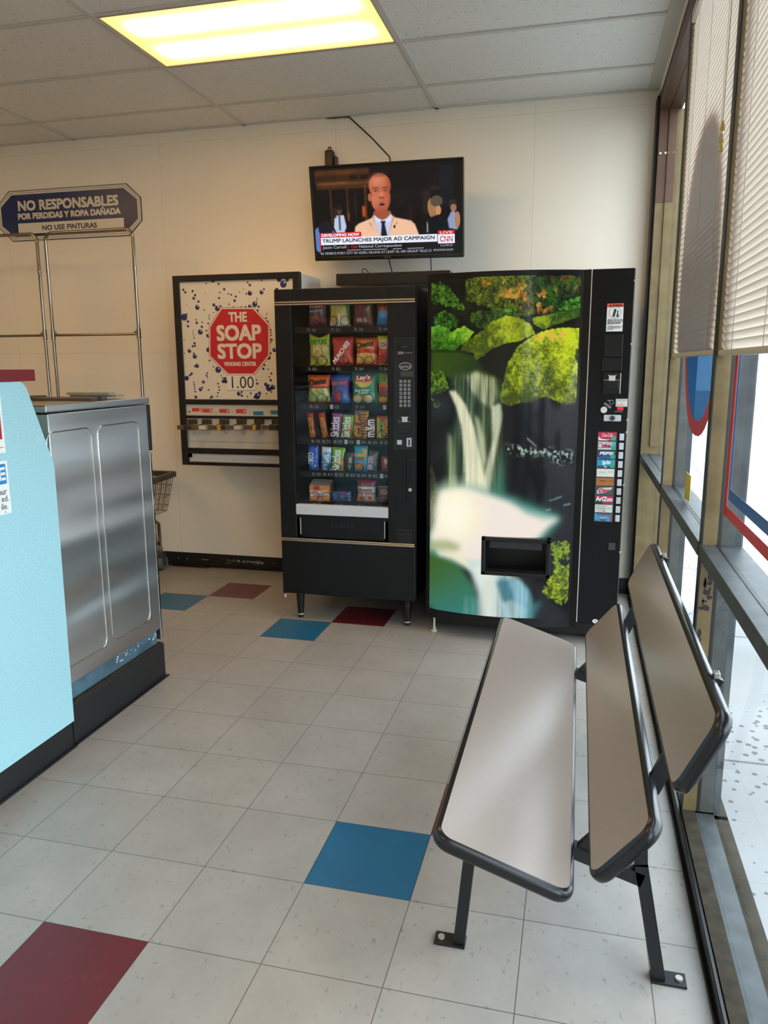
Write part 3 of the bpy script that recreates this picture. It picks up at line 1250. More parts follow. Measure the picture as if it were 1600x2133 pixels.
# correspondent: suit, shirt, tie
sh = .85 + .3 * (fbm(h1, w1, 5, 8, 21) - .5)
img = lay(img, pg([(.40, .58), (.42, .5), (.53, .5), (.55, .58), (.50, .72), (.45, .72)]), hx('#8a4a34'))
img = lay(img, pg([(.27, .82), (.285, .665), (.31, .63), (.40, .575), (.425, .545), (.47, .80), (.49, .80), (.535, .545), (.56, .575), (.67, .62), (.695, .66), (.73, .82)]), hx('#d7ab8d') * 1.0)
jk = pg([(.27, .82), (.285, .665), (.31, .63), (.40, .575), (.425, .545), (.47, .80), (.49, .80), (.535, .545), (.56, .575), (.67, .62), (.695, .66), (.73, .82)])
img = lay(img, jk * np.clip((.5 - fbm(h1, w1, 8, 12, 31)) * 2, 0, 1) * .35, hx('#a87c62'))
for q in ([(.41, .56), (.416, .56), (.463, .80), (.455, .80)], [(.552, .555), (.558, .555), (.51, .80), (.502, .80)], [(.385, .62), (.405, .66), (.40, .67), (.382, .63)], [(.575, .62), (.555, .67), (.56, .675), (.58, .63)]):
    img = lay(img, pg(q) * .8, hx('#936a55'))
img = lay(img, pg([(.418, .545), (.44, .58), (.475, .60), (.512, .58), (.535, .53), (.54, .60), (.515, .80), (.455, .80), (.42, .62)]), hx('#aeb2cc'))
img = lay(img, pg([(.418, .545), (.436, .615), (.462, .63), (.478, .615)]), hx('#c3c6dc'))
img = lay(img, pg([(.537, .54), (.53, .61), (.507, .635), (.485, .615)]), hx('#c3c6dc'))
img = lay(img, pg([(.462, .615), (.498, .612), (.49, .645), (.505, .78), (.485, .82), (.46, .80), (.47, .645)]), hx('#15161d'))
img = lay(img, el(.556, .68, .007, .018) + 0, hx('#1a1a20'))
# head
img = lay(img, el(.394, .345, .011, .045), hx('#9c5138'))
hd_ = np.maximum(np.maximum(el(.466, .225, .0745, .135), el(.469, .36, .066, .165)), el(.470, .43, .05, .105))
img = lay(img, hd_, hx('#a8573c'))
img = lay(img, np.clip(el(.462, .10, .064, .03, .8), 0, 1) * .45, hx('#3b2018'))
img = lay(img, el(.45, .17, .045, .06, 1.4) * .5, hx('#d08a70'))
img = lay(img, el(.435, .37, .03, .07, 1.4) * .4, hx('#cb8063'))
img = lay(img, el(.51, .36, .02, .05, 1.4) * .3, hx('#c0735a'))
img = lay(img, hd_ * np.clip((U - .50) / .04, 0, 1) * .45, hx('#6b2f20'))
img = lay(img, hd_ * np.clip((V - .44) / .09, 0, 1) * .45, hx('#6b2f20'))
for cu in (.437, .503):
    img = lay(img, el(cu, .248, .024, .010, .5) * .8, hx('#6a3524'))
    img = lay(img, el(cu, .277, .019, .012, .5) * .5, hx('#5a2c20'))
    img = lay(img, el(cu, .279, .010, .005, .5) * .7, hx('#c9b4a8'))
    img = lay(img, el(cu, .279, .005, .007, .4), hx('#1a0f0c'))
img = lay(img, el(.476, .325, .013, .04, .8) * .5, hx('#cf866a'))
img = lay(img, el(.477, .356, .02, .013, .6) * .7, hx('#6b3022'))
img = lay(img, el(.476, .432, .022, .026, .5) * .9, hx('#7c3a30'))
img = lay(img, el(.477, .432, .013, .011, .5), hx('#2a0f0e'))
img = lay(img, el(.476, .452, .015, .007, .6) * .8, hx('#b8685a'))
img = np.clip(img, 0, 1)
a0, a1, b1_, b0_ = -W2 + bz, W2 - bz, H2 - bz, -H2 + .022
M_SCR = painted('screen picture', 0.12, emit=1.3)
M_SCR.node_tree.nodes['Principled BSDF'].inputs['Specular IOR Level'].default_value = 0.15
b = MB()
b.grid(w, h, lambda u, v: (a0 + (a1 - a0) * u, -.0005, b1_ + (b0_ - b1_) * v), M_SCR, img, False)
SA = lambda u: a0 + (a1 - a0) * u
SB = lambda v: b1_ + (b0_ - b1_) * v


class SCv(Canvas):
    def R(self, u0, u1, v0, v1, mt, l=1):
        self.rect(SA(u0), SA(u1), SB(v1), SB(v0), mt, l)

    def TX(self, s, u0, u1, v0, v1, mt, l=2, **k):
        self.text(s, SA(u0), SA(u1), SB(v1), SB(v0), mt, l, **k)


gW = glow('screen white', '#dfe4ee', 1.1)
gR = glow('screen red', '#c8161f', 1.1)
gK = glow('screen black', '#07080c', 1.0)
gD = glow('screen navy text', '#10131f', 1.0)
gG = glow('screen grey', '#b7bcc8', 1.0)
s = SCv(b, lambda a, c, l: (a, -.0005 - l, c), .0003)
s.R(.03, 1.0, .862, 1.0, gK)
s.R(.028, .325, .722, .778, gR)
s.TX('DEVELOPING NOW', .042, .312, .733, .768, gW, bold=.09)
s.R(.028, .036, .778, .925, gR, 2)
s.R(.034, .842, .778, .862, gW, 1)
s.TX('TRUMP LAUNCHES MAJOR AD CAMPAIGN', .046, .825, .793, .848, gD, bold=.05)
s.TX('Jason Carroll', .046, .214, .872, .916, gG, bold=.004)
s.R(.228, .231, .872, .912, gR, 2)
s.TX('CNN', .250, .294, .876, .909, gR, bold=.03)
s.TX('National Correspondent', .306, .602, .872, .916, gG, bold=.004)
for u0, u1 in ((.22, .32), (.33, .50), (.54, .60), (.64, .75)):
    s.R(u0, u1, .925, .931, gG, 2)
s.TX("IN YEMEN'S PORT CITY OF ADEN, KILLING AT LEAST 45, AID GROUP TELLS CI", .03, .80, .945, .978, gG, bold=.01)
s.R(.846, .957, .742, .784, gR, 2)
s.TX('LIVE', .860, .942, .750, .776, gW, 3, bold=.01)
s.R(.846, .957, .784, .885, gW, 2)
s.TX('CNN', .860, .943, .802, .867, gR, 3, bold=.035)
s.R(.864, .94, .832, .836, gW, 4)
s.TX('5:12 PM ET', .862, .945, .897, .917, gG, 3, bold=.02)
s.TX('SITUATION ROOM', .815, .945, .945, .968, gG, 3, bold=.01)
b.build('screen', t)
b = MB()
b.bar((0, .075, .02), (0, .22, .07), .07, .05, M_BLK)
b.box(-.11, .11, .072, .084, -.11, .11, M_BLK)
b.build('mount_arm', t)
b = MB()
b.box(-.56, -.34, YB - .012, YB, 2.24, 2.50, M_BLK)
b.box(-.50, -.40, YB - .10, YB - .01, 2.33, 2.43, M_BLK)
tag(b.build('wall_bracket', base=(-.45, YB, 2.24)), 'black steel bracket on the wall behind the television', 'bracket')

# ---- bits round the television
b = MB()
M_CORD = mat('black cord', '#121112', 0.5)
pts = [(-.86, 2.786, 2.932), (-.80, 2.785, 2.930), (-.75, 2.78, 2.927), (-.715, 2.775, 2.895), (-.66, 2.77, 2.845), (-.60, 2.76, 2.79), (-.535, 2.74, 2.722), (-.475, 2.70, 2.66), (-.44, 2.62, 2.56), (-.44, 2.60, 2.45)]
b.tube(pts, .0042, M_CORD, 8)
tag(b.build('hanging_cable', base=(-.75, YB, 2.93)), 'black cord sagging from the ceiling edge down behind the television', 'cord')
b = MB()
b.tube([(-.90, 2.781, 2.931), (-.85, 2.775, 2.928), (-.80, 2.778, 2.9285), (-.76, 2.776, 2.926)], [.004, .007, .005, .006], mat('crumbled ceiling edge', '#6b655b', 0.9), 6)
tag(b.build('ceiling_scrap', base=(-.85, YB, 2.925)), 'ragged grey scrap where the cord leaves the ceiling', 'scrap')
b = MB()
b.box(-.898, -.846, 2.735, 2.79, 2.60, 2.735, M_BLK, .008)
b.box(-.836, -.826, 2.74, 2.79, 2.59, 2.70, M_BLK, .002)
b.box(-.885, -.84, 2.73, 2.745, 2.585, 2.61, M_ALG, .002)
b.tube([(-.885, 2.762, 2.735), (-.88, 2.762, 2.755), (-.868, 2.762, 2.758), (-.862, 2.762, 2.735)], .004, M_CORD, 6)
tag(b.build('power_adapter', base=(-.87, YB, 2.59)), 'small black device on the wall above the television corner', 'adapter')
b = MB()
b.tube([(-.470, 2.6, 2.10), (-.466, 2.66, 2.04), (-.462, 2.70, 2.0), (-.468, 2.70, 1.958)], .0032, M_CORD, 6)
tag(b.build('thin_cable', base=(-.47, 2.6, 1.96)), 'thin cable hanging below the middle of the television', 'cable', 'cables below the television')
b = MB()
b.tube([(-.205, 2.6, 2.10), (-.21, 2.66, 2.05), (-.215, 2.70, 2.0), (-.225, 2.70, 1.958)], .0028, M_CORD, 6)
tag(b.build('thin_cable', base=(-.21, 2.6, 1.96)), 'thin cable hanging below the right part of the television', 'cable', 'cables below the television')
b = MB()
x0 = at(701, 570, 1, 2.47)[0]
b.box(-.752, -.062, 2.47, YB, 1.898, 1.965, M_BLK, .002)
b.build('shell', None)
o = bpy.data.objects['shell']
o.name = 'equipment_box'
tag(o, 'long flat black box on the wall just below the television', 'box')
b = MB()
b.tube([(-.60, 2.56, 1.966), (-.615, 2.56, 1.985), (-.61, 2.56, 2.0), (-.595, 2.56, 1.998), (-.575, 2.56, 1.98), (-.57, 2.56, 1.967)], .003, M_CORD, 6)
tag(b.build('cable_loop', base=(-.6, 2.56, 1.966)), 'little black cable loop standing on the flat black box', 'cable')

# ================================================================== SOAP DISPENSER ON THE WALL
M_WHT = mat('white painted steel', '#dcd9d2', 0.45)
M_SIL = mat('silver faceplate', '#d9d4c8', 0.36, metal=0.3)
M_CRM = mat('cream print', '#e0d7c5', 0.4)
M_BUB = mat('navy print', '#232f66', 0.4)
M_SRED = mat('sign red print', '#c3202c', 0.4)
M_BLACK = mat('black enamel', '#0f0e10', 0.4)
YS = 2.40
t = thing('soap_vending_machine', 'white laundry soap vending machine with red octagon hung on the back wall', 'vending machine', (-1.38, 2.6, .79))
sx0, sx1, sz0, sz1 = -1.803, -.961, .792, 1.979
MB().box(sx0 + .02, sx1, YS + .03, YB - .001, sz0 + .01, sz1 - .004, M_WHT, .004).build('cabinet', t)
b = MB()
fw = .044
yb0, yb1 = YS, YS + .035
b.box(sx0, sx1 + .002, yb0, yb1, sz1 - .038, sz1, M_BLACK, .003)
b.box(sx0, sx0 + fw, yb0, yb1, sz0, sz1 - .03, M_BLACK, .003)
b.box(sx1 - fw, sx1 + .002, yb0, yb1, sz0, sz1 - .03, M_BLACK, .003)
zz = lambda v: at(450, v, 1, YS)[2]
z_art0, z_t0, z_t1, z_k1, z_k0, z_s1, z_s0, z_o1, z_o0 = (zz(q) for q in (832, 843, 866, 872, 934, 934, 946, 946, 962))
b.box(sx0 + fw, sx1 - fw, yb0, yb1, z_t0, z_art0, M_BLACK, .002)
b.box(sx0 + fw, sx1 - fw, yb0, yb1, z_k1, z_t1, M_BLACK, .002)
b.box(sx0 + fw, sx1 - fw, yb0, yb1, z_o1, z_s1, M_BLACK, .002)
b.box(sx0 + fw, sx1 - fw, yb0, yb1, sz0, z_o0 - .005, M_BLACK, .002)
b.build('frame', t)
# picture panel with bubbles
b = MB()
b.box(sx0 + fw - .004, sx1 - fw + .004, YS + .012, YS + .03, z_art0 - .004, sz1 - .034, M_CRM)
ya = YS + .012
c = Canvas(b, face_y(ya), .0003)
pa = lambda u, v: (at(u, v, 1, ya)[0], at(u, v, 1, ya)[2])
pz = lambda x, y: pa(340 + x / 2.857, 540 + y / 2.857)
M_GLINT = mat('pale print', '#e8e4da', 0.4)
ax0, ax1, az0, az1 = sx0 + fw, sx1 - fw, z_art0, sz1 - .038


def bubble(a, z, r, l=1):
    pts = [(min(max(a + r * math.cos(q), ax0), ax1), min(max(z + r * math.sin(q), az0), az1)) for q in np.linspace(0, 2 * math.pi, 19)[:-1]]
    c.poly(pts, M_BUB, l)
    if r > .008 and ax0 < a - r and a + r < ax1 and az0 < z - r and z + r < az1:
        c.ell(a + r * .35, z + r * .45, r * .22, r * .3, M_GLINT, l + 1, 10)


# (x, y, radius) read off the panel
BUB = [(120, 182, 8), (132, 197, 8), (175, 190, 8), (190, 214, 8), (182, 232, 10), (210, 252, 8), (203, 287, 16), (256, 145, 5), (330, 148, 7), (296, 128, 12),
       (338, 198, 5), (363, 179, 8), (333, 231, 7), (388, 206, 5), (405, 212, 6), (432, 222, 7), (425, 246, 9), (392, 268, 5), (417, 286, 6), (245, 302, 5),
       (302, 272, 11), (322, 293, 17), (342, 279, 7), (503, 138, 6), (516, 153, 9), (516, 202, 15), (495, 206, 6), (585, 197, 13), (600, 178, 6), (586, 126, 5),
       (545, 268, 17), (516, 281, 12), (568, 282, 7), (562, 306, 8), (558, 232, 4), (558, 245, 4), (556, 258, 4), (490, 282, 5), (465, 284, 5), (715, 148, 22), (690, 120, 16), (738, 122, 12),
       (125, 345, 22), (148, 370, 9), (148, 398, 9), (140, 327, 6), (200, 378, 9), (230, 402, 8), (195, 360, 5), (221, 433, 17), (232, 375, 5), (268, 382, 6), (266, 455, 12), (258, 425, 6),
       (178, 428, 4), (180, 442, 4), (182, 456, 4), (184, 470, 5), (187, 500, 9), (190, 516, 7), (176, 518, 8), (156, 546, 13), (188, 578, 15), (182, 560, 6),
       (274, 332, 4), (274, 345, 4), (274, 356, 4), (270, 540, 16), (276, 603, 6), (202, 634, 14), (188, 637, 6), (327, 658, 20), (300, 640, 5), (170, 680, 9), (160, 690, 8), (140, 708, 16),
       (262, 678, 6), (258, 692, 6), (264, 702, 5), (240, 730, 11), (222, 775, 12), (232, 764, 7), (182, 732, 5), (184, 745, 5), (186, 758, 5), (188, 772, 5), (190, 788, 6), (195, 820, 11),
       (270, 777, 6), (290, 818, 9), (282, 826, 6), (326, 740, 6), (332, 760, 6), (334, 778, 6), (326, 795, 6), (322, 815, 5), (372, 720, 20), (358, 726, 12), (352, 704, 5), (345, 690, 4),
       (450, 800, 14), (468, 790, 7), (468, 812, 8), (502, 818, 5), (522, 798, 6), (560, 815, 20), (574, 797, 12), (544, 822, 8), (630, 766, 22), (612, 745, 13), (654, 762, 16), (615, 800, 5), (645, 790, 6),
       (620, 372, 10), (612, 350, 6), (616, 330, 4), (616, 320, 3), (640, 420, 6), (642, 436, 5), (644, 452, 5), (645, 480, 9), (640, 495, 5), (628, 585, 14), (640, 560, 7), (602, 630, 7), (596, 652, 8), (625, 655, 5), (644, 680, 7), (640, 720, 8), (632, 700, 5), (662, 540, 14),
       (560, 740, 8), (556, 720, 5), (250, 202, 3), (140, 272, 3), (125, 480, 4), (128, 560, 4), (300, 318, 4), (480, 176, 3), (455, 195, 4)]
for x, y, r in BUB:
    a, z = pz(x, y)
    bubble(a, z, r / 2.857 * .00279)
oc = [pz(*q) for q in ((347, 292), (537, 292), (630, 392), (630, 572), (540, 684), (386, 684), (278, 576), (278, 402))]
cxo, czo = sum(q[0] for q in oc) / 8, sum(q[1] for q in oc) / 8


def sc8(k):
    return [(cxo + (q[0] - cxo) * k, czo + (q[1] - czo) * k) for q in oc]


c.poly(sc8(1.035), M_SRED, 4)
c.poly(sc8(1.02), M_CRM, 5)
c.poly(sc8(.98), M_SRED, 6)


def ztext(cv, s_, x0, y0, x1, y1, mt, l, **k):
    a0, zt = pz(x0, y0)
    a1, zb = pz(x1, y1)
    cv.text(s_, a0, a1, zb, zt, mt, l, **k)


ztext(c, 'THE', 388, 315, 500, 372, M_CRM, 7, bold=.085)
ztext(c, 'SOAP', 316, 392, 585, 484, M_CRM, 7, bold=.085)
ztext(c, 'STOP', 322, 502, 590, 592, M_CRM, 7, bold=.085)
ztext(c, 'VENDING CENTER', 362, 611, 555, 635, M_CRM, 7, bold=.08)
b.build('picture_panel', t)
b = MB()
M_LBL = mat('handwritten label card', '#e6e0d2', 0.6)
q0, q1 = pz(385, 778), pz(548, 690)
b.prism(rrect(q0[0], q1[0], q0[1], q1[1], .006), lambda a, z: (a, ya - .0035, z), lambda a, z: (a, ya - .004, z), M_LBL)
c2 = Canvas(b, face_y(ya - .004), .0003)
ztext(c2, '1.00', 408, 697, 542, 768, M_INK, 1, bold=.0)
b.build('price_label', t)
# coin mechanism band
b = MB()
b.box(sx0 + fw - .004, sx1 - fw + .004, YS + .012, YS + .03, z_t1, z_t0, M_SIL)
c = Canvas(b, face_y(YS + .012), .0003)
pc = lambda x, y: (at(350 + x / 6.4, 820 + y / 6.4, 1, YS + .012)[0], at(350 + x / 6.4, 820 + y / 6.4, 1, YS + .012)[2])
M_TRED = mat('red coin sticker', '#d13c38', 0.5)
M_TBLU = mat('blue coin sticker', '#2f79a8', 0.5)
for x0, x1, y0, y1, mt in ((320, 450, 192, 238, M_TRED), (462, 590, 200, 250, M_TRED), (683, 818, 205, 256, M_TRED), (908, 1042, 207, 262, M_TRED), (1138, 1272, 236, 287, M_TBLU), (1368, 1470, 222, 276, M_TBLU)):
    p0, p1 = pc(x0, y1), pc(x1, y0)
    c.rect(p0[0], p1[0], p0[1], p1[1], mt, 1)
    if mt is M_TRED:
        c.ring(p1[0] - .012, (p0[1] + p1[1]) / 2, .008, .008, .002, M_LBL, 2, 16)
        c.rect(p1[0] - .015, p1[0] - .010, (p0[1] + p1[1]) / 2 - .003, (p0[1] + p1[1]) / 2 + .003, M_LBL, 2)
for x in (285, 640, 870, 1103, 1340):
    p = pc(x, 240)
    c.ell(p[0], p[1], .006 if x == 285 else .003, .006 if x == 285 else .003, M_BLACK, 1, 12)
b.build('coin_label_strip', t)
b = MB()
b.box(sx0 + fw - .004, sx1 - fw + .004, YS + .012, YS + .03, z_k0, z_k1, M_SIL)
c = Canvas(b, face_y(YS + .012), .0003)
p0, p1 = pc(285, 636), pc(1475, 488)
w_ = .0018
c.rect(p0[0], sx1 - fw, p1[1] - .004, p1[1] - .004 + w_, M_BLACK)
c.rect(p0[0], sx1 - fw, p0[1], p0[1] + w_, M_BLACK)
c.rect(p0[0], p0[0] + w_, p0[1], p1[1] - .003, M_BLACK)
for x in (352, 543, 772, 1003, 1235):
    p = pc(x, 524)
    c.ring(p[0], p[1], .008, .007, .0012, M_BLACK, 1, 16)
    c.rect(p[0] - .011, p[0] - .006, p[1] - .001, p[1] + .001, M_BLACK, 1)
    c.rect(p[0] + .006, p[0] + .011, p[1] - .001, p[1] + .001, M_BLACK, 1)
b.build('dispensing_plate', t)
M_BRASS = mat('yellow plastic insert', '#c4931f', 0.45)
M_SLBR = mat('dull bronze slide', '#7a6657', 0.35, metal=0.7)
M_DKM = mat('perforated dark metal', '#4d4a48', 0.4, metal=0.7, noise=(120, 0.5))
for i, x in enumerate((335, 525, 757, 988, 1222, 1456)):
    p = pc(x, 340)
    q = pc(x, 480)
    w2 = .031
    b = MB()
    z1, z0 = p[1], q[1]
    zm = z1 - (z1 - z0) * .42
    b.box(p[0] - w2, p[0] + w2, YS - .008, YS + .014, zm, z1, M_DKM, .002)
    b.box(p[0] - w2 - .002, p[0] + w2 + .002, YS - .045, YS + .014, z0, zm, M_CHROME, .003)
    b.box(p[0] - w2 + .004, p[0] + w2 - .004, YS - .075, YS - .045, z0 + .006, zm - .008, M_SIL if i in (1, 3) else M_DKM, .003)
    b.box(p[0] - w2 - .034, p[0] - w2 + .012, YS - .085, YS - .072, z0 + .008, zm - .004, M_SLBR, .002)
    if i in (2, 4):
        b.box(p[0] - .012, p[0] + .012, YS - .082, YS - .07, z0 + .004, zm - .002, M_BRASS, .002)
    b.build('coin_slide', t)
b = MB()
b.box(sx0 + fw - .004, sx1 - fw + .004, YS + .02, YS + .033, z_o0 + (z_o1 - z_o0) * .45, z_o1, M_WHT)
b.box(sx0 + fw - .004, sx0 + fw + .02, YS + .02, YS + .05, z_o0 - .01, z_o1, M_WHT)
b.box(sx0 + fw, sx1 - fw, YS + .034, YS + .04, z_o0 - .01, z_o1, M_BLACK)
b.box(sx0 + fw, sx1 - fw, YS + .0, YS + .04, z_o0 - .012, z_o0 - .006, M_BLACK)
b.build('pickup_tray', t)

# ================================================================== SNACK MACHINE
YN = 1.83
nx0, nx1, nz0, nz1 = -.897, -.128, .155, 1.822
M_NB = mat('blue black textured enamel', '#0b0d11', 0.42, spec=.35, bump=(260, 0.12))
M_NIN = mat('black interior', '#060607', 0.6, spec=.2)
M_GOLD = mat('brushed trim', '#cdb9a0', 0.25, metal=0.8)
M_LGREY = mat('light grey panel', '#c9cdd2', 0.4)
t = thing('snack_vending_machine', 'black glass-front snack vending machine on four tapered legs', 'vending machine', (-.51, 2.2, 0))
wx0, wx1, wz0, wz1 = -.802, -.279, .672, 1.738
yn2 = 2.62
b = MB()
b.box(nx0 + .004, nx0 + .03, YN + .05, yn2, nz0, nz1 - .004, M_NB)
b.box(nx1 - .03, nx1 - .002, YN + .05, yn2, nz0, nz1 - .004, M_NB)
b.box(nx0 + .03, nx1 - .03, YN + .05, yn2, nz1 - .03, nz1 - .004, M_NB)
b.box(nx0 + .03, nx1 - .03, YN + .05, yn2, nz0, nz0 + .03, M_NB)
b.box(nx0 + .03, nx1 - .03, yn2 - .02, yn2, nz0 + .03, nz1 - .03, M_NIN)
b.box(wx1 + .02, wx1 + .03, YN + .06, yn2 - .02, nz0 + .03, nz1 - .03, M_NIN)
b.box(nx0 + .03, wx1 + .02, YN + .06, yn2 - .02, .60, .61, M_NIN)
b.build('cabinet', t)
b = MB()
b.box(nx0, wx0, YN, YN + .05, .476, nz1, M_NB, .004)
b.box(wx1, nx1, YN, YN + .05, .476, nz1, M_NB, .004)
b.box(wx0, wx1, YN, YN + .05, wz1, nz1, M_NB, .003)
b.box(wx0 - .002, wx1 + .002, YN + .002, YN + .05, .595, wz0 - .058, M_NB)
b.box(nx0, nx1, YN, YN + .05, nz0, .464, M_NB, .004)
b.box(nx0 + .003, nx1 - .003, YN + .006, YN + .05, .46, .478, M_NB)
b.box(nx1 - .012, nx1 + .004, YN + .01, YN + .05, nz0 + .01, nz1, M_NB, .003)
b.build('door', t)
for z in (1.7545, 1.7425, .4755, .4655):
    MB().box(nx0 + .005, nx1 - .004, YN - .005, YN, z - .004, z + .004, M_GOLD, .0015).build('trim_strip', t)
MB().box(wx0, wx1, YN + .012, YN + .016, wz0, wz1, glassy('display glass', (.96, .97, .98), .55)).build('window_pane', t)
MB().box(wx0 - .002, wx1 + .002, YN - .002, YN + .03, wz0 - .057, wz0, M_LGREY, .002).build('lower_rail', t)
b = MB()
b.box(wx0 + .02, wx1 - .02, YN + .012, YN + .02, .482, wz0 - .06, M_NB, .003)
b.box(wx0 + .018, wx0 + .021, YN + .004, YN + .012, .50, wz0 - .06, M_SIL)
b.box(wx1 - .021, wx1 - .018, YN + .004, YN + .012, .50, wz0 - .06, M_SIL)
cv = Canvas(b, face_y(YN + .012))
cv.text('PUSH', -.60, -.48, .545, .568, mat('embossed black', '#22262d', 0.4), 1)
b.build('delivery_door', t)
for xx in (nx0 + .085, nx1 - .055):
    for yy in (YN + .055, yn2 - .08):
        b = MB()
        b.tube([(xx, yy, .158), (xx, yy, .022), (xx, yy, .012), (xx, yy, 0)], [.026, .0175, .0172, .0165], M_BLACK, 16)
        b.tube([(xx, yy, .024), (xx, yy, .018)], [.0182, .0182], M_SIL, 16)
        b.build('leg', t)
b = MB()
b.cyl((nx0 + .002, YN + .03, .158), (nx0 + .002, YN + .03, .12), .006, M_SIL, 10)
b.sphere((nx0 + .002, YN + .03, .153), .012, M_BLACK, 10)
b.build('hinge_pin', t)
MB().cyl((nx0 + .006, YN + .03, 1.82), (nx0 + .006, YN + .03, 1.832), .008, M_BLACK, 10).build('hinge_pin', t)
# control column
pn = lambda x, y: (at(800 + x / 7.111, 660 + y / 7.111, 1, YN)[0], at(800 + x / 7.111, 660 + y / 7.111, 1, YN)[2])


def bx(cvx, x0, y0, x1, y1, mt, l=1):
    p, q = pn(x0, y1), pn(x1, y0)
    cvx.rect(p[0], q[0], p[1], q[1], mt, l)


def txn(cvx, s_, x0, y0, x1, y1, mt, l=2, **k):
    p, q = pn(x0, y1), pn(x1, y0)
    cvx.text(s_, p[0], q[0], p[1], q[1], mt, l, **k)


b = MB()
p, q = pn(150, 1965), pn(450, 300)
M_CP = mat('control black', '#0c0e12', 0.3)
M_EDGE = mat('worn edge grey', '#3c4048', 0.5)
b.box(p[0], q[0], YN - .003, YN + .01, p[1], q[1], M_CP, .0015)
cv = Canvas(b, face_y(YN - .003))
cv.frame(p[0] + .002, q[0] - .002, p[1] + .002, q[1] - .002, .001, M_EDGE)
bx(cv, 210, 517, 285, 552, M_LGREY)
bx(cv, 216, 523, 279, 546, M_CP, 2)
txn(cv, 'USI', 224, 525, 272, 544, M_LGREY, 3)
bx(cv, 290, 526, 425, 540, M_EDGE)
bx(cv, 290, 531, 425, 535, M_LGREY, 2)
e0, e1 = pn(318, 732), pn(412, 790)
M_SILP = mat('silver print', '#a9adb3', 0.35)
cv.ell(e0[0], e0[1], (e1[0] - e0[0]), (e0[1] - e1[1]), M_SILP, 1)
cv.ell(e0[0], e0[1], (e1[0] - e0[0]) * .88, (e0[1] - e1[1]) * .78, M_CP, 2)
txn(cv, 'oneVend', 245, 708, 392, 760, M_SILP, 3, bold=.02)
bx(cv, 250, 808, 435, 885, mat('blank grey label', '#4a4441', 0.6), 1)
bx(cv, 205, 1440, 408, 1446, M_EDGE)
bx(cv, 205, 1585, 408, 1590, M_EDGE)
b.build('control_panel', t)
b = MB()
p, q = pn(190, 490), pn(430, 390)
b.box(p[0], q[0], YN - .004, YN, p[1], q[1], mat('display window', '#06070d', 0.2), .001)
txn(Canvas(b, face_y(YN - .004)), '*75*', 250, 432, 345, 462, glow('display blue', '#1f56a8', .5), 1)
b.build('display', t)
b = MB()
KEYS = ['ABC', 'DEF', 'GHJ', '123', '456', '789', '*0#']
M_KEY = mat('grey rubber key', '#9a9da3', 0.5)
for r_ in range(7):
    for k_ in range(3):
        x, y = 253 + k_ * 61, 955 + r_ * 59.3
        p, q = pn(x - 20, y + 22), pn(x + 20, y - 22)
        b.box(p[0], q[0], YN - .007, YN - .002, p[1], q[1], M_KEY, .0012)
        cvk = Canvas(b, face_y(YN - .007))
        txn(cvk, KEYS[r_][k_], x - 7, y - 11, x + 8, y + 11, M_INK, 1)
b.build('keypad', t)
b = MB()
p, q = pn(200, 1730), pn(412, 1440)
b.box(p[0], q[0], YN - .012, YN - .002, p[1], q[1], M_CP, .002)
p, q = pn(205, 1660), pn(408, 1590)
b.box(p[0], q[0], YN - .022, YN - .01, p[1], q[1], M_BLACK, .002)
cv = Canvas(b, face_y(YN - .012))
bx(cv, 275, 1480, 355, 1555, M_WHT, 1)
p = [pn(*z) for z in ((260, 1478), (370, 1478), (355, 1495), (275, 1495))]
cv.poly(p[::-1], M_WHT, 2)
e0 = pn(315, 1515)
cv.ring(e0[0], e0[1], .003, .003, .001, M_SILP, 3, 12)
bx(cv, 215, 1544, 265, 1549, M_SILP)
bx(cv, 362, 1546, 400, 1551, M_SILP)
b.build('bill_acceptor', t)
b = MB()
p, q = pn(198, 1890), pn(268, 1824)
b.box(p[0], q[0], YN - .010, YN, p[1], q[1], M_LGREY, .002)
b.build('coin_return_button', t)
b = MB()
p, q = pn(336, 1922), pn(410, 1792)
b.box(p[0], q[0], YN - .006, YN, p[1], q[1], M_LGREY, .002)
bx(Canvas(b, face_y(YN - .006)), 365, 1815, 388, 1905, M_BLACK, 1)
b.build('coin_slot', t)
b = MB()
p = at(855, 1020, 1, YN)
b.cyl((p[0], YN + .002, p[2]), (p[0], YN - .008, p[2]), .0095, M_SIL, 16)
b.box(p[0] - .001, p[0] + .008, YN - .0095, YN - .008, p[2] - .001, p[2] + .001, M_BLACK)
b.box(p[0] - .022, p[0] + .02, YN - .003, YN, p[2] - .07, p[2] + .17, M_NB, .003)
b.build('lock', t)
b = MB()
p, q = at(826, 1135, 1, YN), at(858, 1103, 1, YN)
b.box(p[0], q[0], YN - .004, YN, p[2], q[2], M_CP, .003)
b.box(p[0] + .012, q[0] - .012, YN - .008, YN - .003, p[2] + .012, q[2] - .02, M_BLACK, .003)
b.build('coin_return_cup', t)

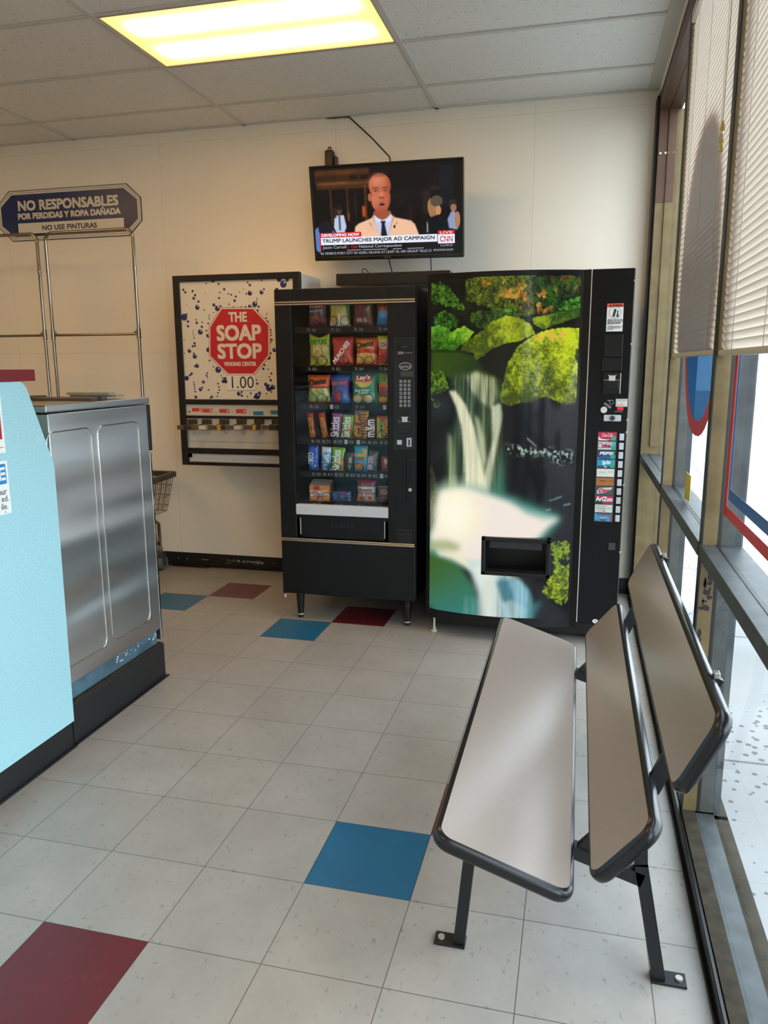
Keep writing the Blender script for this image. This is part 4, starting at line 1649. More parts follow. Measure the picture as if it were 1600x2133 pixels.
# trays and products
YP = 1.93
TRZ = [at(690, v, 1, YP)[2] for v in (681, 762, 840, 912, 980, 1043)]
M_TAG = mat('tag print', '#9a9ca0', 0.6)
M_TAGW = mat('white tag', '#d9dadc', 0.6)
TAGS = [[('75', 'A0', 650), ('75', 'A2', 699), ('50', 'A4', 747), ('75', 'A6', 797)],
        [('75', 'B0', 650), ('75', 'B2', 699), ('75', 'B4', 747), ('75', 'B6', 798)],
        [('75', 'C0', 652), ('1.00', 'C2', 695), ('75', 'C4', 748), ('75', 'C6', 806)],
        [('85', 'D0', 654), ('85', 'D1', 677), ('85', 'D2', 701), ('85', 'D3', 724), ('85', 'D4', 750), ('85', 'D5', 774), ('85', 'D6', 799)],
        [('85', 'E0', 654), ('85', 'E1', 678), ('85', 'E2', 702), ('85', 'E3', 726), ('85', 'E4', 750), ('85', 'E5', 774), ('85', 'E6', 799)],
        [('75', 'F0', 654), ('75', 'F2', 700), ('75', 'F4', 749), ('75', 'F6', 798)]]
M_TRAY = mat('black tray', '#0a0a0c', 0.5, spec=.25)
for i, z in enumerate(TRZ):
    b = MB()
    b.box(nx0 + .035, wx1 + .015, YP - .035, yn2 - .05, z - .012, z - .003, M_TRAY)
    b.box(nx0 + .035, wx1 + .015, YP - .040, YP - .034, z - .034, z + .001, M_TRAY)
    cv = Canvas(b, face_y(YP - .040))
    for pr_, cd, u in TAGS[i]:
        a = at(u, 800, 1, YP - .04)[0]
        wt = pr_ in ('1.00',) or cd in ('D3', 'D4', 'E6', 'C6')
        if wt:
            cv.rect(a - .022, a - .004, z - .028, z - .006, M_TAGW)
        cv.text(pr_, a - .021, a - .005, z - .025, z - .009, M_INK if wt else M_TAG, 2, bold=.01)
        cv.text(cd, a + .006, a + .028, z - .025, z - .009, M_TAG, 2)
    b.build('tray', t)
# wire spirals: (pixel x, pixel y, radius px) of the front ring
SPR = [[(693, 667, 10), (719, 667, 10)], [(651, 749, 10), (671, 749, 10), (716, 748, 10), (749, 748, 9), (769, 748, 9), (795, 748, 10)],
       [(651, 828, 10), (671, 828, 10), (703, 829, 9), (745, 829, 10), (768, 829, 10), (797, 829, 9)],
       [(651, 894, 10), (675, 894, 10), (699, 898, 9), (724, 900, 9.5), (746, 900, 10), (773, 898, 9), (796, 900, 9)],
       [(652, 965, 9), (678, 965, 9), (700, 967, 9), (726, 965, 9), (747, 969, 9.5), (771, 965, 9), (803, 963, 8)],
       [(654, 1029, 10), (680, 1030, 10), (714, 1030, 9), (747, 1034, 11), (771, 1034, 11), (799, 1034, 9)]]
M_SPR = mat('black wire', '#0e0e10', 0.4)
for i, row in enumerate(SPR):
    for (u, v, r_) in row:
        p = at(u, v, 1, YP - .035)
        R = r_ * .00253
        b = MB()
        zc = TRZ[i] + R + .002
        pts = []
        for k in range(0, 24 * 5 + 1):
            an = -math.pi / 2 + 2 * math.pi * k / 24
            pts.append((p[0] + R * math.cos(an), YP - .037 + max(0, k - 22) / 24 * .06, zc + R * math.sin(an)))
        b.tube(pts, .0017, M_SPR, 6)
        b.build('wire_spiral', t)


M_PRT = painted('printed film', 0.28, coat=0.3)
M_PRTB = painted('printed card', 0.5)


def snack(name, label, cat, row, x0, y0, x1, y1, ox, oy, base, shapes=(), texts=(), kind='bag', group=None, tilt=0.0, dy=0.0, thick=None, top=None):
    """a packet standing on its tray; pixel box in a 5x enlargement with origin (ox, oy)"""
    yp = YP + dy
    A = at(ox + x0 / 5, oy + y0 / 5, 1, yp)
    B_ = at(ox + x1 / 5, oy + y1 / 5, 1, yp)
    wd, ht = B_[0] - A[0], A[2] - TRZ[row] + .0
    cx, z0 = (A[0] + B_[0]) / 2, TRZ[row] - .003
    nu, nv = (30, 40) if kind != 'box' else (30, 30)
    V_, U_ = np.meshgrid(np.linspace(0, 1, nv + 1), np.linspace(0, 1, nu + 1), indexing='ij')
    img_ = np.ones((nv + 1, nu + 1, 3)) * hx(base)
    for sp in shapes:
        if sp[0] == 'band':
            img_ = lay(img_, ((V_ >= sp[1]) & (V_ <= sp[2])).astype(float), hx(sp[3]))
        elif sp[0] == 'ell':
            d_ = np.sqrt(((U_ - sp[1]) / sp[3]) ** 2 + ((V_ - sp[2]) / sp[4]) ** 2)
            img_ = lay(img_, np.clip((1 - d_) / .15 + .5, 0, 1), hx(sp[5]))
        elif sp[0] == 'poly':
            img_ = lay(img_, blur(inpoly(U_, V_, sp[1]), 1), hx(sp[2]))
        elif sp[0] == 'specks':
            nz_ = fbm(nv + 1, nu + 1, 9, 7, 17 + int(x0))
            img_ = lay(img_, ((V_ >= sp[1]) & (V_ <= sp[2])) * np.clip((nz_ - .5) * 6, 0, 1), hx(sp[3]))
    T_ = thick if thick is not None else {'bag': .024, 'bar': .014, 'box': .012}[kind]
    wr = (fbm(nv + 1, nu + 1, 6, 5, int(x0 * 3 + y0) % 997) - .5)

    def thk(u, v):
        if kind == 'box':
            return T_
        e = max(0.0, 1 - abs(2 * u - 1) ** 3) ** .6
        f = max(0.0, 1 - abs(2 * v - 1) ** 4) ** .7
        j, i_ = min(int(v * nv), nv), min(int(u * nu), nu)
        return T_ * e * f * (1 + .5 * wr[j, i_])

    def pos(u, v, s_, lift=0.0):
        pinch = 1.0
        if kind == 'bag':
            pinch = 1 - .10 * math.sin(math.pi * v) ** 2 * (1 if True else 0)
            if top == 'ears':
                pinch = 1.0 - .06 * math.sin(math.pi * v)
        a = (u - .5) * wd * pinch
        zz_ = (1 - v) * ht
        if top == 'ears' and v < .15:
            zz_ -= (1 - abs(2 * u - 1)) * .022 * (1 - v / .15)
        y_ = yp - s_ * (thk(u, v) + lift)
        ct_, st_ = math.cos(tilt), math.sin(tilt)
        a2 = a * ct_ - (zz_ - ht / 2) * st_
        z2 = a * st_ + (zz_ - ht / 2) * ct_ + ht / 2
        return (cx + a2, y_, z0 + z2)
    b_ = MB()
    pm = M_PRTB if kind == 'box' else M_PRT
    b_.grid(nu, nv, lambda u, v: pos(u, v, 1), pm, img_)
    b_.grid(nu, nv, lambda u, v: pos(1 - u, v, -1), pm, img_ * .9)
    if kind == 'box':
        ring_ = [(0, 0), (1, 0), (1, 1), (0, 1)]
        for k in range(4):
            (u0, v0), (u1, v1) = ring_[k], ring_[(k + 1) % 4]
            b_.add([pos(u0, v0, 1), pos(u1, v1, 1), pos(u1, v1, -1), pos(u0, v0, -1)], [(0, 1, 2, 3)], pm, False, np.ones((4, 3)) * lin(hx(base) * .8))
    zmin = min(q[2] for q in b_.v)
    dz = TRZ[row] - .0028 - zmin
    for tx in texts:
        s_, cu, cv_, tw, th, colr = tx[:6]
        rot = tx[6] if len(tx) > 6 else 0.0
        shear = tx[7] if len(tx) > 7 else 0.0
        v_, f_, _ = text_mesh(s_, 0.0, shear)
        q = np.stack([(v_[:, 0] - .5) * tw * wd, (v_[:, 1] - .5) * th * ht], 1)
        nq, dq = len(q), .04 * th * (wd if abs(rot) > 1.2 and kind != 'bag' else ht)
        q = np.concatenate([q + [i_ * dq, j_ * dq] for i_, j_ in ((-1, -1), (1, -1), (-1, 1), (1, 1), (0, 0))])
        f_ = [tuple(i_ + nq * j_ for i_ in t_) for j_ in range(5) for t_ in f_]
        c_, s2 = math.cos(rot), math.sin(rot)
        q = q @ np.array([[c_, s2], [-s2, c_]])
        pts = []
        lf = .0012
        top_t = max(thk(min(max(cu + a / wd, 0), 1), min(max(cv_ - z / ht, 0), 1)) for a, z in q)
        for kq, (a, z) in enumerate(q):
            u, v = min(max(cu + a / wd, 0), 1), min(max(cv_ - z / ht, 0), 1)
            x_, y_, z_ = pos(u, v, 1)
            pts.append((x_, min(y_, yp - top_t * .92) - lf - (kq // nq) * .00007, z_))
        b_.add(pts, f_, mat('wrapper print ' + colr, colr, 0.4))
    b_.v = [(q[0], q[1], q[2] + dz) for q in b_.v]
    o_ = b_.build(name, base=(cx, yp, TRZ[row]))
    tag(o_, label, cat, group)
    return o_


Za, Zb = (570, 590), (570, 830)
G = 'snacks behind the glass of the vending machine'
snack('snack_bag', 'dark red chip bag with grey band, first on the top tray', 'snack', 0, 358, 130, 560, 455, *Za, '#5a2023', [('band', .2, .42, '#b02a22'), ('band', .42, .55, '#4c5158'), ('specks', .55, .95, '#8d4540')],
      [('Fritos', .5, .30, .7, .12, '#e8ddd0', .06), ('BBQ FLAVORED', .5, .48, .72, .05, '#c8ccd0', .06)], group=G)
snack('snack_bag', 'yellow and white chip bag with green side on the top tray', 'snack', 0, 580, 130, 802, 455, *Za, '#d9c35a', [('poly', [(.8, 0), (1, 0), (1, 1), (.92, .7)], '#2f8a3c'), ('poly', [(0, .8), (.5, .55), (1, .9), (1, 1), (0, 1)], '#e6e4da'), ('ell', .28, .72, .2, .18, '#d9a93f'), ('ell', .75, .68, .17, .14, '#dcc08a'), ('band', 0, .2, '#e9e3cb')], group=G)
snack('snack_bag', 'maroon bag with small white boxes printed low on the top tray', 'snack', 0, 828, 130, 1042, 455, *Za, '#6b2226', [('poly', [(.72, .2), (1, 0), (1, 1), (.9, 1)], '#7e5a2c'), ('ell', .35, .35, .3, .2, '#7f2a2c'), ('poly', [(.22, .72), (.34, .72), (.34, .84), (.22, .84)], '#cfc4ba'), ('poly', [(.40, .72), (.50, .72), (.48, .83), (.40, .83)], '#cfc4ba'), ('poly', [(.60, .72), (.72, .73), (.72, .84), (.60, .84)], '#cfc4ba')], (), group=G)
snack('snack_bag', 'orange and blue bag half hidden by the right door post, top tray', 'snack', 0, 1070, 130, 1275, 455, *Za, '#c8562a', [('band', .5, 1, '#2f7fc0'), ('ell', .4, .6, .3, .12, '#5fa9dc'), ('band', .25, .36, '#8a2a22')], group=G)
snack('snack_bag', 'lime yellow bag with green letters and flared top corners', 'snack', 1, 372, 520, 592, 860, *Za, '#c2cf3a', [('ell', .5, .62, .42, .26, '#a8944e'), ('specks', .4, .85, '#d9c98a'), ('band', .9, 1, '#d7d629'), ('band', .36, .41, '#d89a2c')], [('FUNYUNS', .5, .26, .86, .16, '#1f7a34', .02)], group=G, top='ears')
snack('snack_bag', 'bright red bag with big slanted white lettering', 'snack', 1, 612, 556, 842, 862, *Za, '#c22a24', [('ell', .68, .78, .28, .2, '#d9591f'), ('specks', .65, .98, '#8f1a18'), ('ell', .12, .1, .15, .09, '#e05038'), ('specks', .0, .3, '#a81f1d')],
      [('MUNCHIES', .46, .52, 1.12, .16, '#f0ece4', .90, .15)], group=G)
snack('snack_bag', 'orange red bag with black script on the second tray', 'snack', 1, 855, 566, 1092, 858, *Za, '#e0521f', [('band', .42, .6, '#c22718'), ('ell', .5, .72, .42, .2, '#d9a84a'), ('specks', .55, .92, '#e8d28c'), ('band', .92, 1, '#c21f16'), ('ell', .45, .22, .46, .15, '#e89a2a')],
      [('Cheetos', .46, .22, .8, .2, '#1f1410', .14, .25)], group=G)
snack('snack_bag', 'yellow topped red bag half hidden by the post on the second tray', 'snack', 1, 1082, 542, 1275, 862, *Za, '#c8442c', [('band', 0, .2, '#d8cf3a'), ('ell', .4, .3, .35, .14, '#d8b9c0'), ('ell', .4, .75, .3, .2, '#b0241c'), ('band', .92, 1, '#c9c23a')], [('CH', .38, .3, .3, .14, '#8a1a3a')], group=G)
snack('snack_bag', 'orange bag with black script and green lower half on the third tray', 'snack', 2, 356, 950, 597, 1250, *Za, '#e2641e', [('band', .45, .9, '#8fae4a'), ('specks', .4, .9, '#d9d9a8'), ('band', .92, 1, '#c8281c'), ('band', .38, .46, '#c8281c')], [('Cheetos', .5, .23, .78, .2, '#1f1410', .14, .25)], group=G)
snack('candy_bag', 'royal blue bag with red script on the third tray', 'candy', 2, 596, 950, 800, 1250, *Za, '#2353a8', [('poly', [(.15, .5), (.6, .55), (.55, .98), (.2, .95)], '#a0233a'), ('ell', .5, .28, .5, .1, '#1a3f8c'), ('ell', .75, .85, .22, .15, '#3c74c8'), ('band', 0, .06, '#1c4590')], [('RED VINES', .52, .28, .85, .12, '#e0554a', .05, .1)], group=G)
snack('snack_bag', 'green potato chip bag with red and yellow badge', 'snack', 2, 818, 922, 1095, 1252, *Za, '#1f8a62', [('ell', .46, .30, .34, .17, '#e8c25a'), ('poly', [(.14, .08), (.78, .06), (.80, .26), (.5, .3), (.12, .26)], '#c02028'), ('ell', .25, .83, .2, .14, '#d7c68a'), ('ell', .65, .84, .22, .13, '#e5e0c8'), ('ell', .55, .80, .1, .1, '#e6c66a'), ('poly', [(.72, .4), (.9, .38), (.9, .52), (.74, .54)], '#2fa070')],
      [("Lay's", .46, .175, .52, .17, '#f4f2ec', .06, .2), ('Sour Cream', .42, .56, .6, .07, '#e6efe8', .04), ('& Onion', .46, .64, .4, .06, '#e6efe8', .04)], group=G)
snack('snack_bag', 'green and orange bag half hidden by the post on the third tray', 'snack', 2, 1085, 925, 1275, 1255, *Za, '#d8641e', [('band', 0, .35, '#7da02e'), ('ell', .35, .65, .3, .2, '#7a2c1a'), ('ell', .3, .85, .25, .1, '#d8a832'), ('band', .93, 1, '#c02018')], [('CH', .3, .2, .3, .13, '#2a4a12')], group=G)
BARG = dict(kind='bar', group=G)
snack('candy_bar', 'orange and red candy stick, first on the fourth tray', 'candy', 3, 362, 148, 430, 396, *Zb, '#e59a25', [('band', 0, .18, '#c8321f'), ('poly', [(.75, 0), (1, 0), (1, 1), (.8, 1)], '#b4301c')], [('STARBURST', .5, .57, 2.6, .12, '#8a2a14', -math.pi / 2 + math.pi)], tilt=.12, **BARG)
snack('candy_bar', 'orange and red candy stick, second on the fourth tray', 'candy', 3, 486, 144, 556, 400, *Zb, '#e59a25', [('band', 0, .18, '#c8321f'), ('poly', [(.75, 0), (1, 0), (1, 1), (.8, 1)], '#b4301c')], [('STARBURST', .5, .57, 2.6, .12, '#8a2a14', math.pi / 2)], tilt=.17, **BARG)
snack('candy_pack', 'purple candy pack with white upright letters', 'candy', 3, 604, 150, 712, 405, *Zb, '#8a2a86', [('specks', .3, .95, '#5a2a5c'), ('band', 0, .1, '#a848a0'), ('ell', .8, .85, .2, .12, '#4a7a3a')], [('Skittles', .38, .54, 1.9, .36, '#f2eff2', math.pi / 2)], tilt=-.06, **BARG)
snack('candy_pack', 'green candy pack with white upright letters on the fourth tray', 'candy', 3, 712, 166, 832, 405, *Zb, '#7cb83a', [('ell', .75, .6, .2, .2, '#c86a2a'), ('specks', .1, .95, '#5f9a2c')], [('Skittles', .42, .52, 1.75, .36, '#f4f6ee', math.pi / 2)], tilt=-.07, **BARG)
snack('candy_pack', 'tan orange candy pack with large brown letters, tallest on the fourth tray', 'candy', 3, 836, 120, 985, 410, *Zb, '#d99a3c', [('ell', .25, .12, .14, .08, '#3a78b8'), ('ell', .3, .78, .3, .12, '#e0a030'), ('band', .94, 1, '#c88a30')], [('m&m', .5, .48, 1.35, .42, '#6b3a1c', math.pi / 2)], tilt=-.07, **BARG)
snack('candy_pack', 'dark brown candy pack with white upright letters', 'candy', 3, 962, 180, 1062, 410, *Zb, '#3a2420', [('specks', .1, .95, '#5a3a30'), ('ell', .25, .85, .2, .08, '#c82828')], [('m&m', .5, .52, 1.75, .5, '#efece6', math.pi / 2)], tilt=.0, **BARG)
snack('candy_pack', 'yellow and black candy pack by the post on the fourth tray', 'candy', 3, 1072, 172, 1215, 415, *Zb, '#c8b422', [('band', 0, .12, '#c83a1c'), ('poly', [(.3, .15), (.75, .1), (.7, .9), (.35, .9)], '#2c2410'), ('ell', .75, .55, .2, .3, '#d85a1c'), ('ell', .2, .85, .2, .12, '#e8d840'), ('band', .93, 1, '#b82a18')], [('SOUR', .38, .5, 1.0, .22, '#7dbb2e', math.pi / 2), ('PATCH', .68, .5, 1.1, .22, '#e8c22e', math.pi / 2)], **BARG)
snack('cookie_pack', 'bright blue cookie sleeve, first on the fifth tray', 'cookies', 4, 362, 475, 470, 746, *Zb, '#1f62c4', [('ell', .5, .72, .4, .16, '#2f86e0'), ('ell', .5, .38, .32, .08, '#2a4a80'), ('band', 0, .09, '#184a9c'), ('ell', .75, .8, .12, .05, '#dfe8f4')], [('OREO', .32, .52, 1.1, .22, '#e8eef8', math.pi / 2)], kind='bar', group=G)
snack('snack_bar', 'light blue snack bar with white letters on the fifth tray', 'snack', 4, 498, 498, 602, 726, *Zb, '#4fa8dc', [('band', 0, .22, '#dfeaf2'), ('specks', .2, 1, '#cfe4f2'), ('ell', .75, .8, .22, .15, '#2a78c0')], [('RICE', .28, .68, .8, .2, '#1f4f9c', math.pi / 2), ('TREATS', .6, .55, 1.1, .22, '#f4f6fa', math.pi / 2)], kind='bar', group=G, tilt=-.04)
snack('candy_pack', 'green candy pack with white upright letters on the fifth tray', 'candy', 4, 604, 505, 745, 748, *Zb, '#86c23a', [('ell', .8, .7, .2, .25, '#e07a2a'), ('specks', 0, .95, '#63a02c'), ('ell', .2, .9, .2, .06, '#d8401c')], [('Skittles', .40, .54, 1.5, .36, '#f6f8f0', math.pi / 2)], kind='bar', group=G, tilt=-.06)
snack('candy_bar', 'dark shiny candy bar with pale streak on the fifth tray', 'candy', 4, 722, 552, 836, 746, *Zb, '#23262a', [('poly', [(.6, .3), (.85, .25), (.75, .9), (.55, .85)], '#a8a99a'), ('specks', .2, .9, '#4a4c44')], kind='bar', group=G, tilt=-.05)
snack('snack_bag', 'teal corn snack bag with yellow and red letters', 'snack', 4, 838, 478, 985, 752, *Zb, '#2f9cb8', [('poly', [(.6, .1), (1, .15), (.9, .5), (.7, .5)], '#c8a85a'), ('ell', .45, .78, .36, .14, '#b8843a'), ('band', .9, 1, '#2f8cc0')], [('CORN', .38, .36, .66, .12, '#e8cc3a', -.05), ('NUTS', .45, .5, .62, .12, '#c82a34', -.1)], kind='bar', group=G)
snack('candy_bar', 'brown candy bar leaning left with pale purple letters', 'candy', 4, 985, 540, 1085, 756, *Zb, '#6f625c', [('poly', [(.0, 0), (1, 0), (1, .25), (.2, .4)], '#57504a'), ('specks', .2, .9, '#8a7d78')], [('SNICKERS', .32, .58, 1.35, .24, '#d8cfe6', math.pi / 2 + .0)], kind='bar', group=G, tilt=-.12)
snack('candy_pack', 'small red and brown pack by the post on the fifth tray', 'candy', 4, 1122, 598, 1205, 760, *Zb, '#9c2c24', [('poly', [(.4, .1), (.9, .2), (.6, .7)], '#d8cdc4'), ('band', .75, 1, '#6b241c')], kind='bar', group=G)
CR = 'orange cracker boxes stacked front to back on the bottom tray'
for k in range(5, -1, -1):
    snack('cracker_pack', 'front orange cracker pack of the stack on the bottom tray' if k == 0 else 'orange cracker pack in the stack behind the front one, bottom tray', 'crackers', 5, 380 + k * 7, 893 - k * 12 if k else 893, 594 + k * 7, 1055, *Zb, '#d98a4c' if k == 0 else '#b07a52', [('ell', .5, .5, .4, .25, '#c06a30'), ('ell', .55, .60, .35, .1, '#4a78a8'), ('poly', [(.22, .05), (.5, .03), (.5, .28), (.2, .3)], '#a82430')] if k == 0 else [('band', 0, .12, '#d8cfc4')],
          [('CHEESE', .5, .40, .75, .16, '#f0e4d4', .03), ('CRACKERS', .55, .57, .78, .14, '#f0e4d4', .03), ('L', .12, .5, .12, .32, '#f4efe6')] if k == 0 else (), kind='box', group=G if k == 0 else CR, dy=k * .028)
snack('candy_pack', 'low purple and blue candy pack in shadow on the bottom tray', 'candy', 5, 605, 955, 808, 1062, *Zb, '#2a3f6e', [('poly', [(.45, .05), (.85, .0), (.8, .35), (.5, .45)], '#7a3f8a'), ('specks', .4, 1, '#8a5a8a'), ('ell', .15, .5, .15, .3, '#3a6aa8')], kind='bar', group=G)
snack('cookie_bag', 'white and red cookie bag with round filled cookies', 'cookies', 5, 868, 835, 1072, 1076, *Zb, '#cfc9c4', [('band', 0, .28, '#7e2430'), ('ell', .25, .78, .22, .16, '#c99a62'), ('ell', .72, .76, .22, .16, '#c99a62'), ('ell', .25, .78, .09, .07, '#8a2a1c'), ('ell', .72, .76, .09, .07, '#8a2a1c'), ('band', .92, 1, '#a8222c'), ('band', .55, .6, '#a8323a')], [("Knott's", .5, .42, .7, .16, '#2c2430', .03, .1)], group=G)
snack('cookie_bag', 'dark red bag by the post on the bottom tray', 'cookies', 5, 1085, 905, 1235, 1090, *Zb, '#5c2024', [('ell', .5, .3, .3, .2, '#8a6a5a'), ('specks', .5, .95, '#7a3a34'), ('band', 0, .06, '#9a8a80')], group=G)

# ================================================================== DRINK MACHINE
YD = 1.80
M_SODA = mat('black drink machine enamel', '#08090c', 0.36, spec=.3, noise=(5, 0.1))
M_BEZ = mat('black bezel', '#0a0b0e', 0.3, spec=.35)
t = thing('drink_vending_machine', 'tall black drink vending machine with a mossy waterfall picture on its bowed front', 'vending machine', (.43, 2.2, 0))
dx0, dx1, dz0, dz1 = -.062, .926, .10, 1.868
xs1 = .728                 # seam between picture door and selection panel
gx0, gx1, gz0, gz1 = -.042, .682, .138, 1.842


def bow(x):
    s_ = (x - (gx0 - .02)) / (gx1 + .012 - gx0 + .02)
    s_ = min(max(s_, 0), 1)
    return YD + .004 - .075 * (1 - (2 * s_ - 1) ** 2)


b = MB()
b.box(dx0 + .006, .934, YD + .10, 2.64, dz0, dz1 - .006, M_SODA, .004)
b.box(dx0 + .02, .92, YD + .07, 2.6, .03, dz0, M_BLACK)
b.build('cabinet', t)
b = MB()
# door slab with bowed front
N = 28
pro = [(dx0, YD + .098), (dx0, YD + .006)] + [(gx0 - .016 + (gx1 + .028 - gx0) * k / N, bow(gx0 - .016 + (gx1 + .028 - gx0) * k / N) + .003) for k in range(N + 1)] + [(xs1, YD + .002), (xs1, YD + .098)]
p0, p1 = at(1002, 1196, 1, YD - .075), at(1148, 1125, 1, YD - .07)
oz0, oz1 = p0[2] + .014, p1[2] - .010
b.prism(pro, lambda a, c: (a, c, dz0 - .012), lambda a, c: (a, c, oz0), M_BEZ)
b.prism(pro, lambda a, c: (a, c, oz1), lambda a, c: (a, c, dz1), M_BEZ)
xo0, xo1 = p0[0] + .014, p1[0] - .014
lf = [q for q in pro[:2 + N + 1] if q[0] < xo0] + [(xo0, bow(xo0) + .003), (xo0, YD + .098)]
rt = [(xo1, YD + .098), (xo1, bow(xo1) + .003)] + [q for q in pro[2:] if q[0] > xo1]
b.prism(lf, lambda a, c: (a, c, oz0), lambda a, c: (a, c, oz1), M_BEZ)
b.prism(rt, lambda a, c: (a, c, oz0), lambda a, c: (a, c, oz1), M_BEZ)
b.box(xo0, xo1, YD + .09, YD + .098, oz0, oz1, M_BLACK)
b.box(xs1 + .004, dx1, YD, YD + .098, dz0 + .01, dz1, M_SODA, .003)
b.build('door', t)
b = MB()
b.box(xs1, xs1 + .004, YD - .001, YD + .02, dz0 + .02, dz1 - .004, M_SIL)
b.box(dx1 - .001, dx1 + .003, YD + .004, YD + .03, .4, dz1 - .004, M_GOLD)
for z in (1.81, 1.52, 1.16, 1.10, .84, .50):
    b.cyl((dx1 + .001, YD + .006, z), (dx1 + .001, YD - .004, z), .006, M_BOLT, 10)
b.build('edge_trim', t)

# ---------- printed picture: moss, leaves, waterfall
nu, nv = 250, 560
hh, ww = nv + 1, nu + 1
V, U = np.meshgrid(np.linspace(0, 1, hh), np.linspace(0, 1, ww), indexing='ij')


def pp(pts):
    out = []
    for x, y in pts:
        v = (y - 100) / 1890.0
        l_ = 42 - 17 * v
        r_ = 889 - 66 * v
        yo = 22 * (x - l_) / (r_ - l_)          # the picture's top edge climbs to the right
        v2 = (y - 118 + yo * (1 - v) - 42 * (x - l_) / (r_ - l_) * v) / 1845.0
        out.append(((x - l_) / (r_ - l_), v2))
    return out


def PG(pts, bl=1):
    return blur(inpoly(U, V, pp(pts)), max(1, int(bl * .65 + .5)))


def EL(x, y, rx, ry, soft=.3):
    (u, v), = pp([(x, y)])
    d = np.sqrt(((U - u) / (rx / 830)) ** 2 + ((V - v) / (ry / 1870)) ** 2)
    return np.clip((1 - d) / soft + .5, 0, 1)


fine = fbm(hh, ww, 150, 66, 1, 3)
ultra = fbm(hh, ww, 240, 108, 500, 2)
midn = fbm(hh, ww, 50, 24, 40, 4)
big = fbm(hh, ww, 11, 5, 70, 4)
strk = fbm(hh, ww, 5, 60, 90, 3)       # vertical streaks


def moss(img, mask, dark, light, gain=2.6, shade=None):
    tt = np.clip((ultra * .45 + fine * .35 + midn * .2 - .5) * gain * 1.3 + .5, 0, 1)
    if shade is not None:
        tt = np.clip(tt * .5 + shade * .75 - .12, 0, 1)
    tt = np.clip(tt + (midn - .5) * .9 + (big - .5) * .5, 0, 1)
    mask = np.clip((mask - .5 + (fine - .5) * 1.1) * 3.5 + .5, 0, 1) * np.clip(mask * 4, 0, 1)
    return lay(img, mask, mixc(tt, dark, light))


def ramp(p0, p1):
    (u0, v0), (u1, v1) = pp([p0, p1])
    d = (u1 - u0) ** 2 + (v1 - v0) ** 2
    return np.clip(((U - u0) * (u1 - u0) + (V - v0) * (v1 - v0)) / d, 0, 1)


img = np.ones((hh, ww, 3)) * hx('#0a0d08')
img = lay(img, np.clip((midn - .5) * 4, 0, 1) * (V < .25) * .7, hx('#16240c'))
# upper bank
img = moss(img, PG([(40, 140), (110, 130), (170, 180), (240, 260), (235, 285), (160, 260), (90, 250), (40, 240)], 3), '#0d1d07', '#4f7d1a')
img = moss(img, PG([(60, 300), (130, 280), (200, 320), (205, 360), (150, 385), (60, 360)], 3), '#0c2108', '#3f7d1c')
img = moss(img, PG([(250, 120), (420, 100), (640, 95), (640, 300), (540, 320), (470, 300), (330, 250), (250, 230)], 4), '#1c2408', '#6b7a16', 2.2)
img = moss(img, PG([(280, 290), (450, 280), (520, 310), (420, 360), (330, 380), (280, 340)], 3), '#122008', '#44661a')
leaf = np.clip((fbm(hh, ww, 75, 34, 200, 2) - .52) * 9, 0, 1)
lv = mixc(np.clip((fbm(hh, ww, 90, 40, 230, 2) - .35) * 3, 0, 1), '#8a4c14', '#d9a13c')
img = lay(img, leaf * PG([(330, 140), (470, 110), (610, 150), (600, 300), (520, 250), (440, 200), (340, 190)], 5) * .85, lv)
img = moss(img, PG([(620, 110), (888, 100), (888, 270), (760, 290), (640, 290)], 3), '#0a1606', '#2f5a16')
img = lay(img, leaf * PG([(610, 180), (760, 160), (740, 260), (690, 300), (620, 290)], 5) * .9, lv)
img = lay(img, leaf * PG([(690, 100), (888, 90), (888, 200), (740, 150)], 5) * .4, lv)
img = moss(img, PG([(740, 265), (800, 225), (888, 205), (888, 262), (800, 285)], 2) * .9, '#123008', '#5fae2a')
img = moss(img, PG([(455, 300), (480, 255), (500, 290), (530, 262), (540, 300), (500, 312)], 2) * .8, '#14380c', '#5f9a2a')
for x0, y0, x1, y1 in ((540, 130, 620, 300), (470, 130, 590, 270), (420, 150, 560, 230)):
    img = lay(img, PG([(x0, y0), (x0 + 8, y0), (x1 + 6, y1), (x1, y1)], 1) * .5, hx('#b08a4c'))
# mounds
img = moss(img, PG([(620, 320), (700, 305), (888, 262), (888, 308), (770, 350), (680, 380), (630, 350)], 2), '#2c4a0a', '#8fa51c', 2.6, 1 - ramp((700, 290), (720, 370)))
img = lay(img, PG([(690, 378), (888, 312), (888, 372), (740, 372)], 3), hx('#0b1006'))
img = moss(img, PG([(38, 365), (90, 355), (150, 375), (178, 410), (140, 470), (60, 495), (38, 480)], 2), '#14380a', '#5f9f1e', 2.6, 1 - ramp((100, 360), (110, 490)))
img = moss(img, PG([(85, 488), (110, 430), (180, 385), (245, 362), (300, 392), (270, 430), (225, 460), (190, 490)], 2), '#275a0a', '#8fc02a', 2.6, 1 - ramp((200, 365), (180, 495)))
img = moss(img, PG([(218, 492), (240, 450), (330, 400), (400, 340), (480, 310), (560, 318), (620, 360), (640, 400), (560, 440), (470, 455), (400, 485), (340, 530), (290, 548), (300, 505)], 2), '#3a4a06', '#a8b81c', 2.4, 1 - ramp((470, 320), (400, 520)))
img = lay(img, PG([(340, 535), (400, 490), (480, 460), (560, 445), (545, 500), (500, 590), (450, 640), (380, 600)], 3), hx('#0d1206'))
img = moss(img, PG([(445, 748), (462, 660), (490, 560), (545, 470), (640, 405), (720, 378), (800, 368), (884, 372), (878, 700), (876, 775), (800, 785), (740, 752), (690, 735), (620, 772), (560, 768), (505, 788), (455, 765)], 2), '#3a4a04', '#c4d422', 2.6, 1 - ramp((700, 370), (640, 800)) * .95)
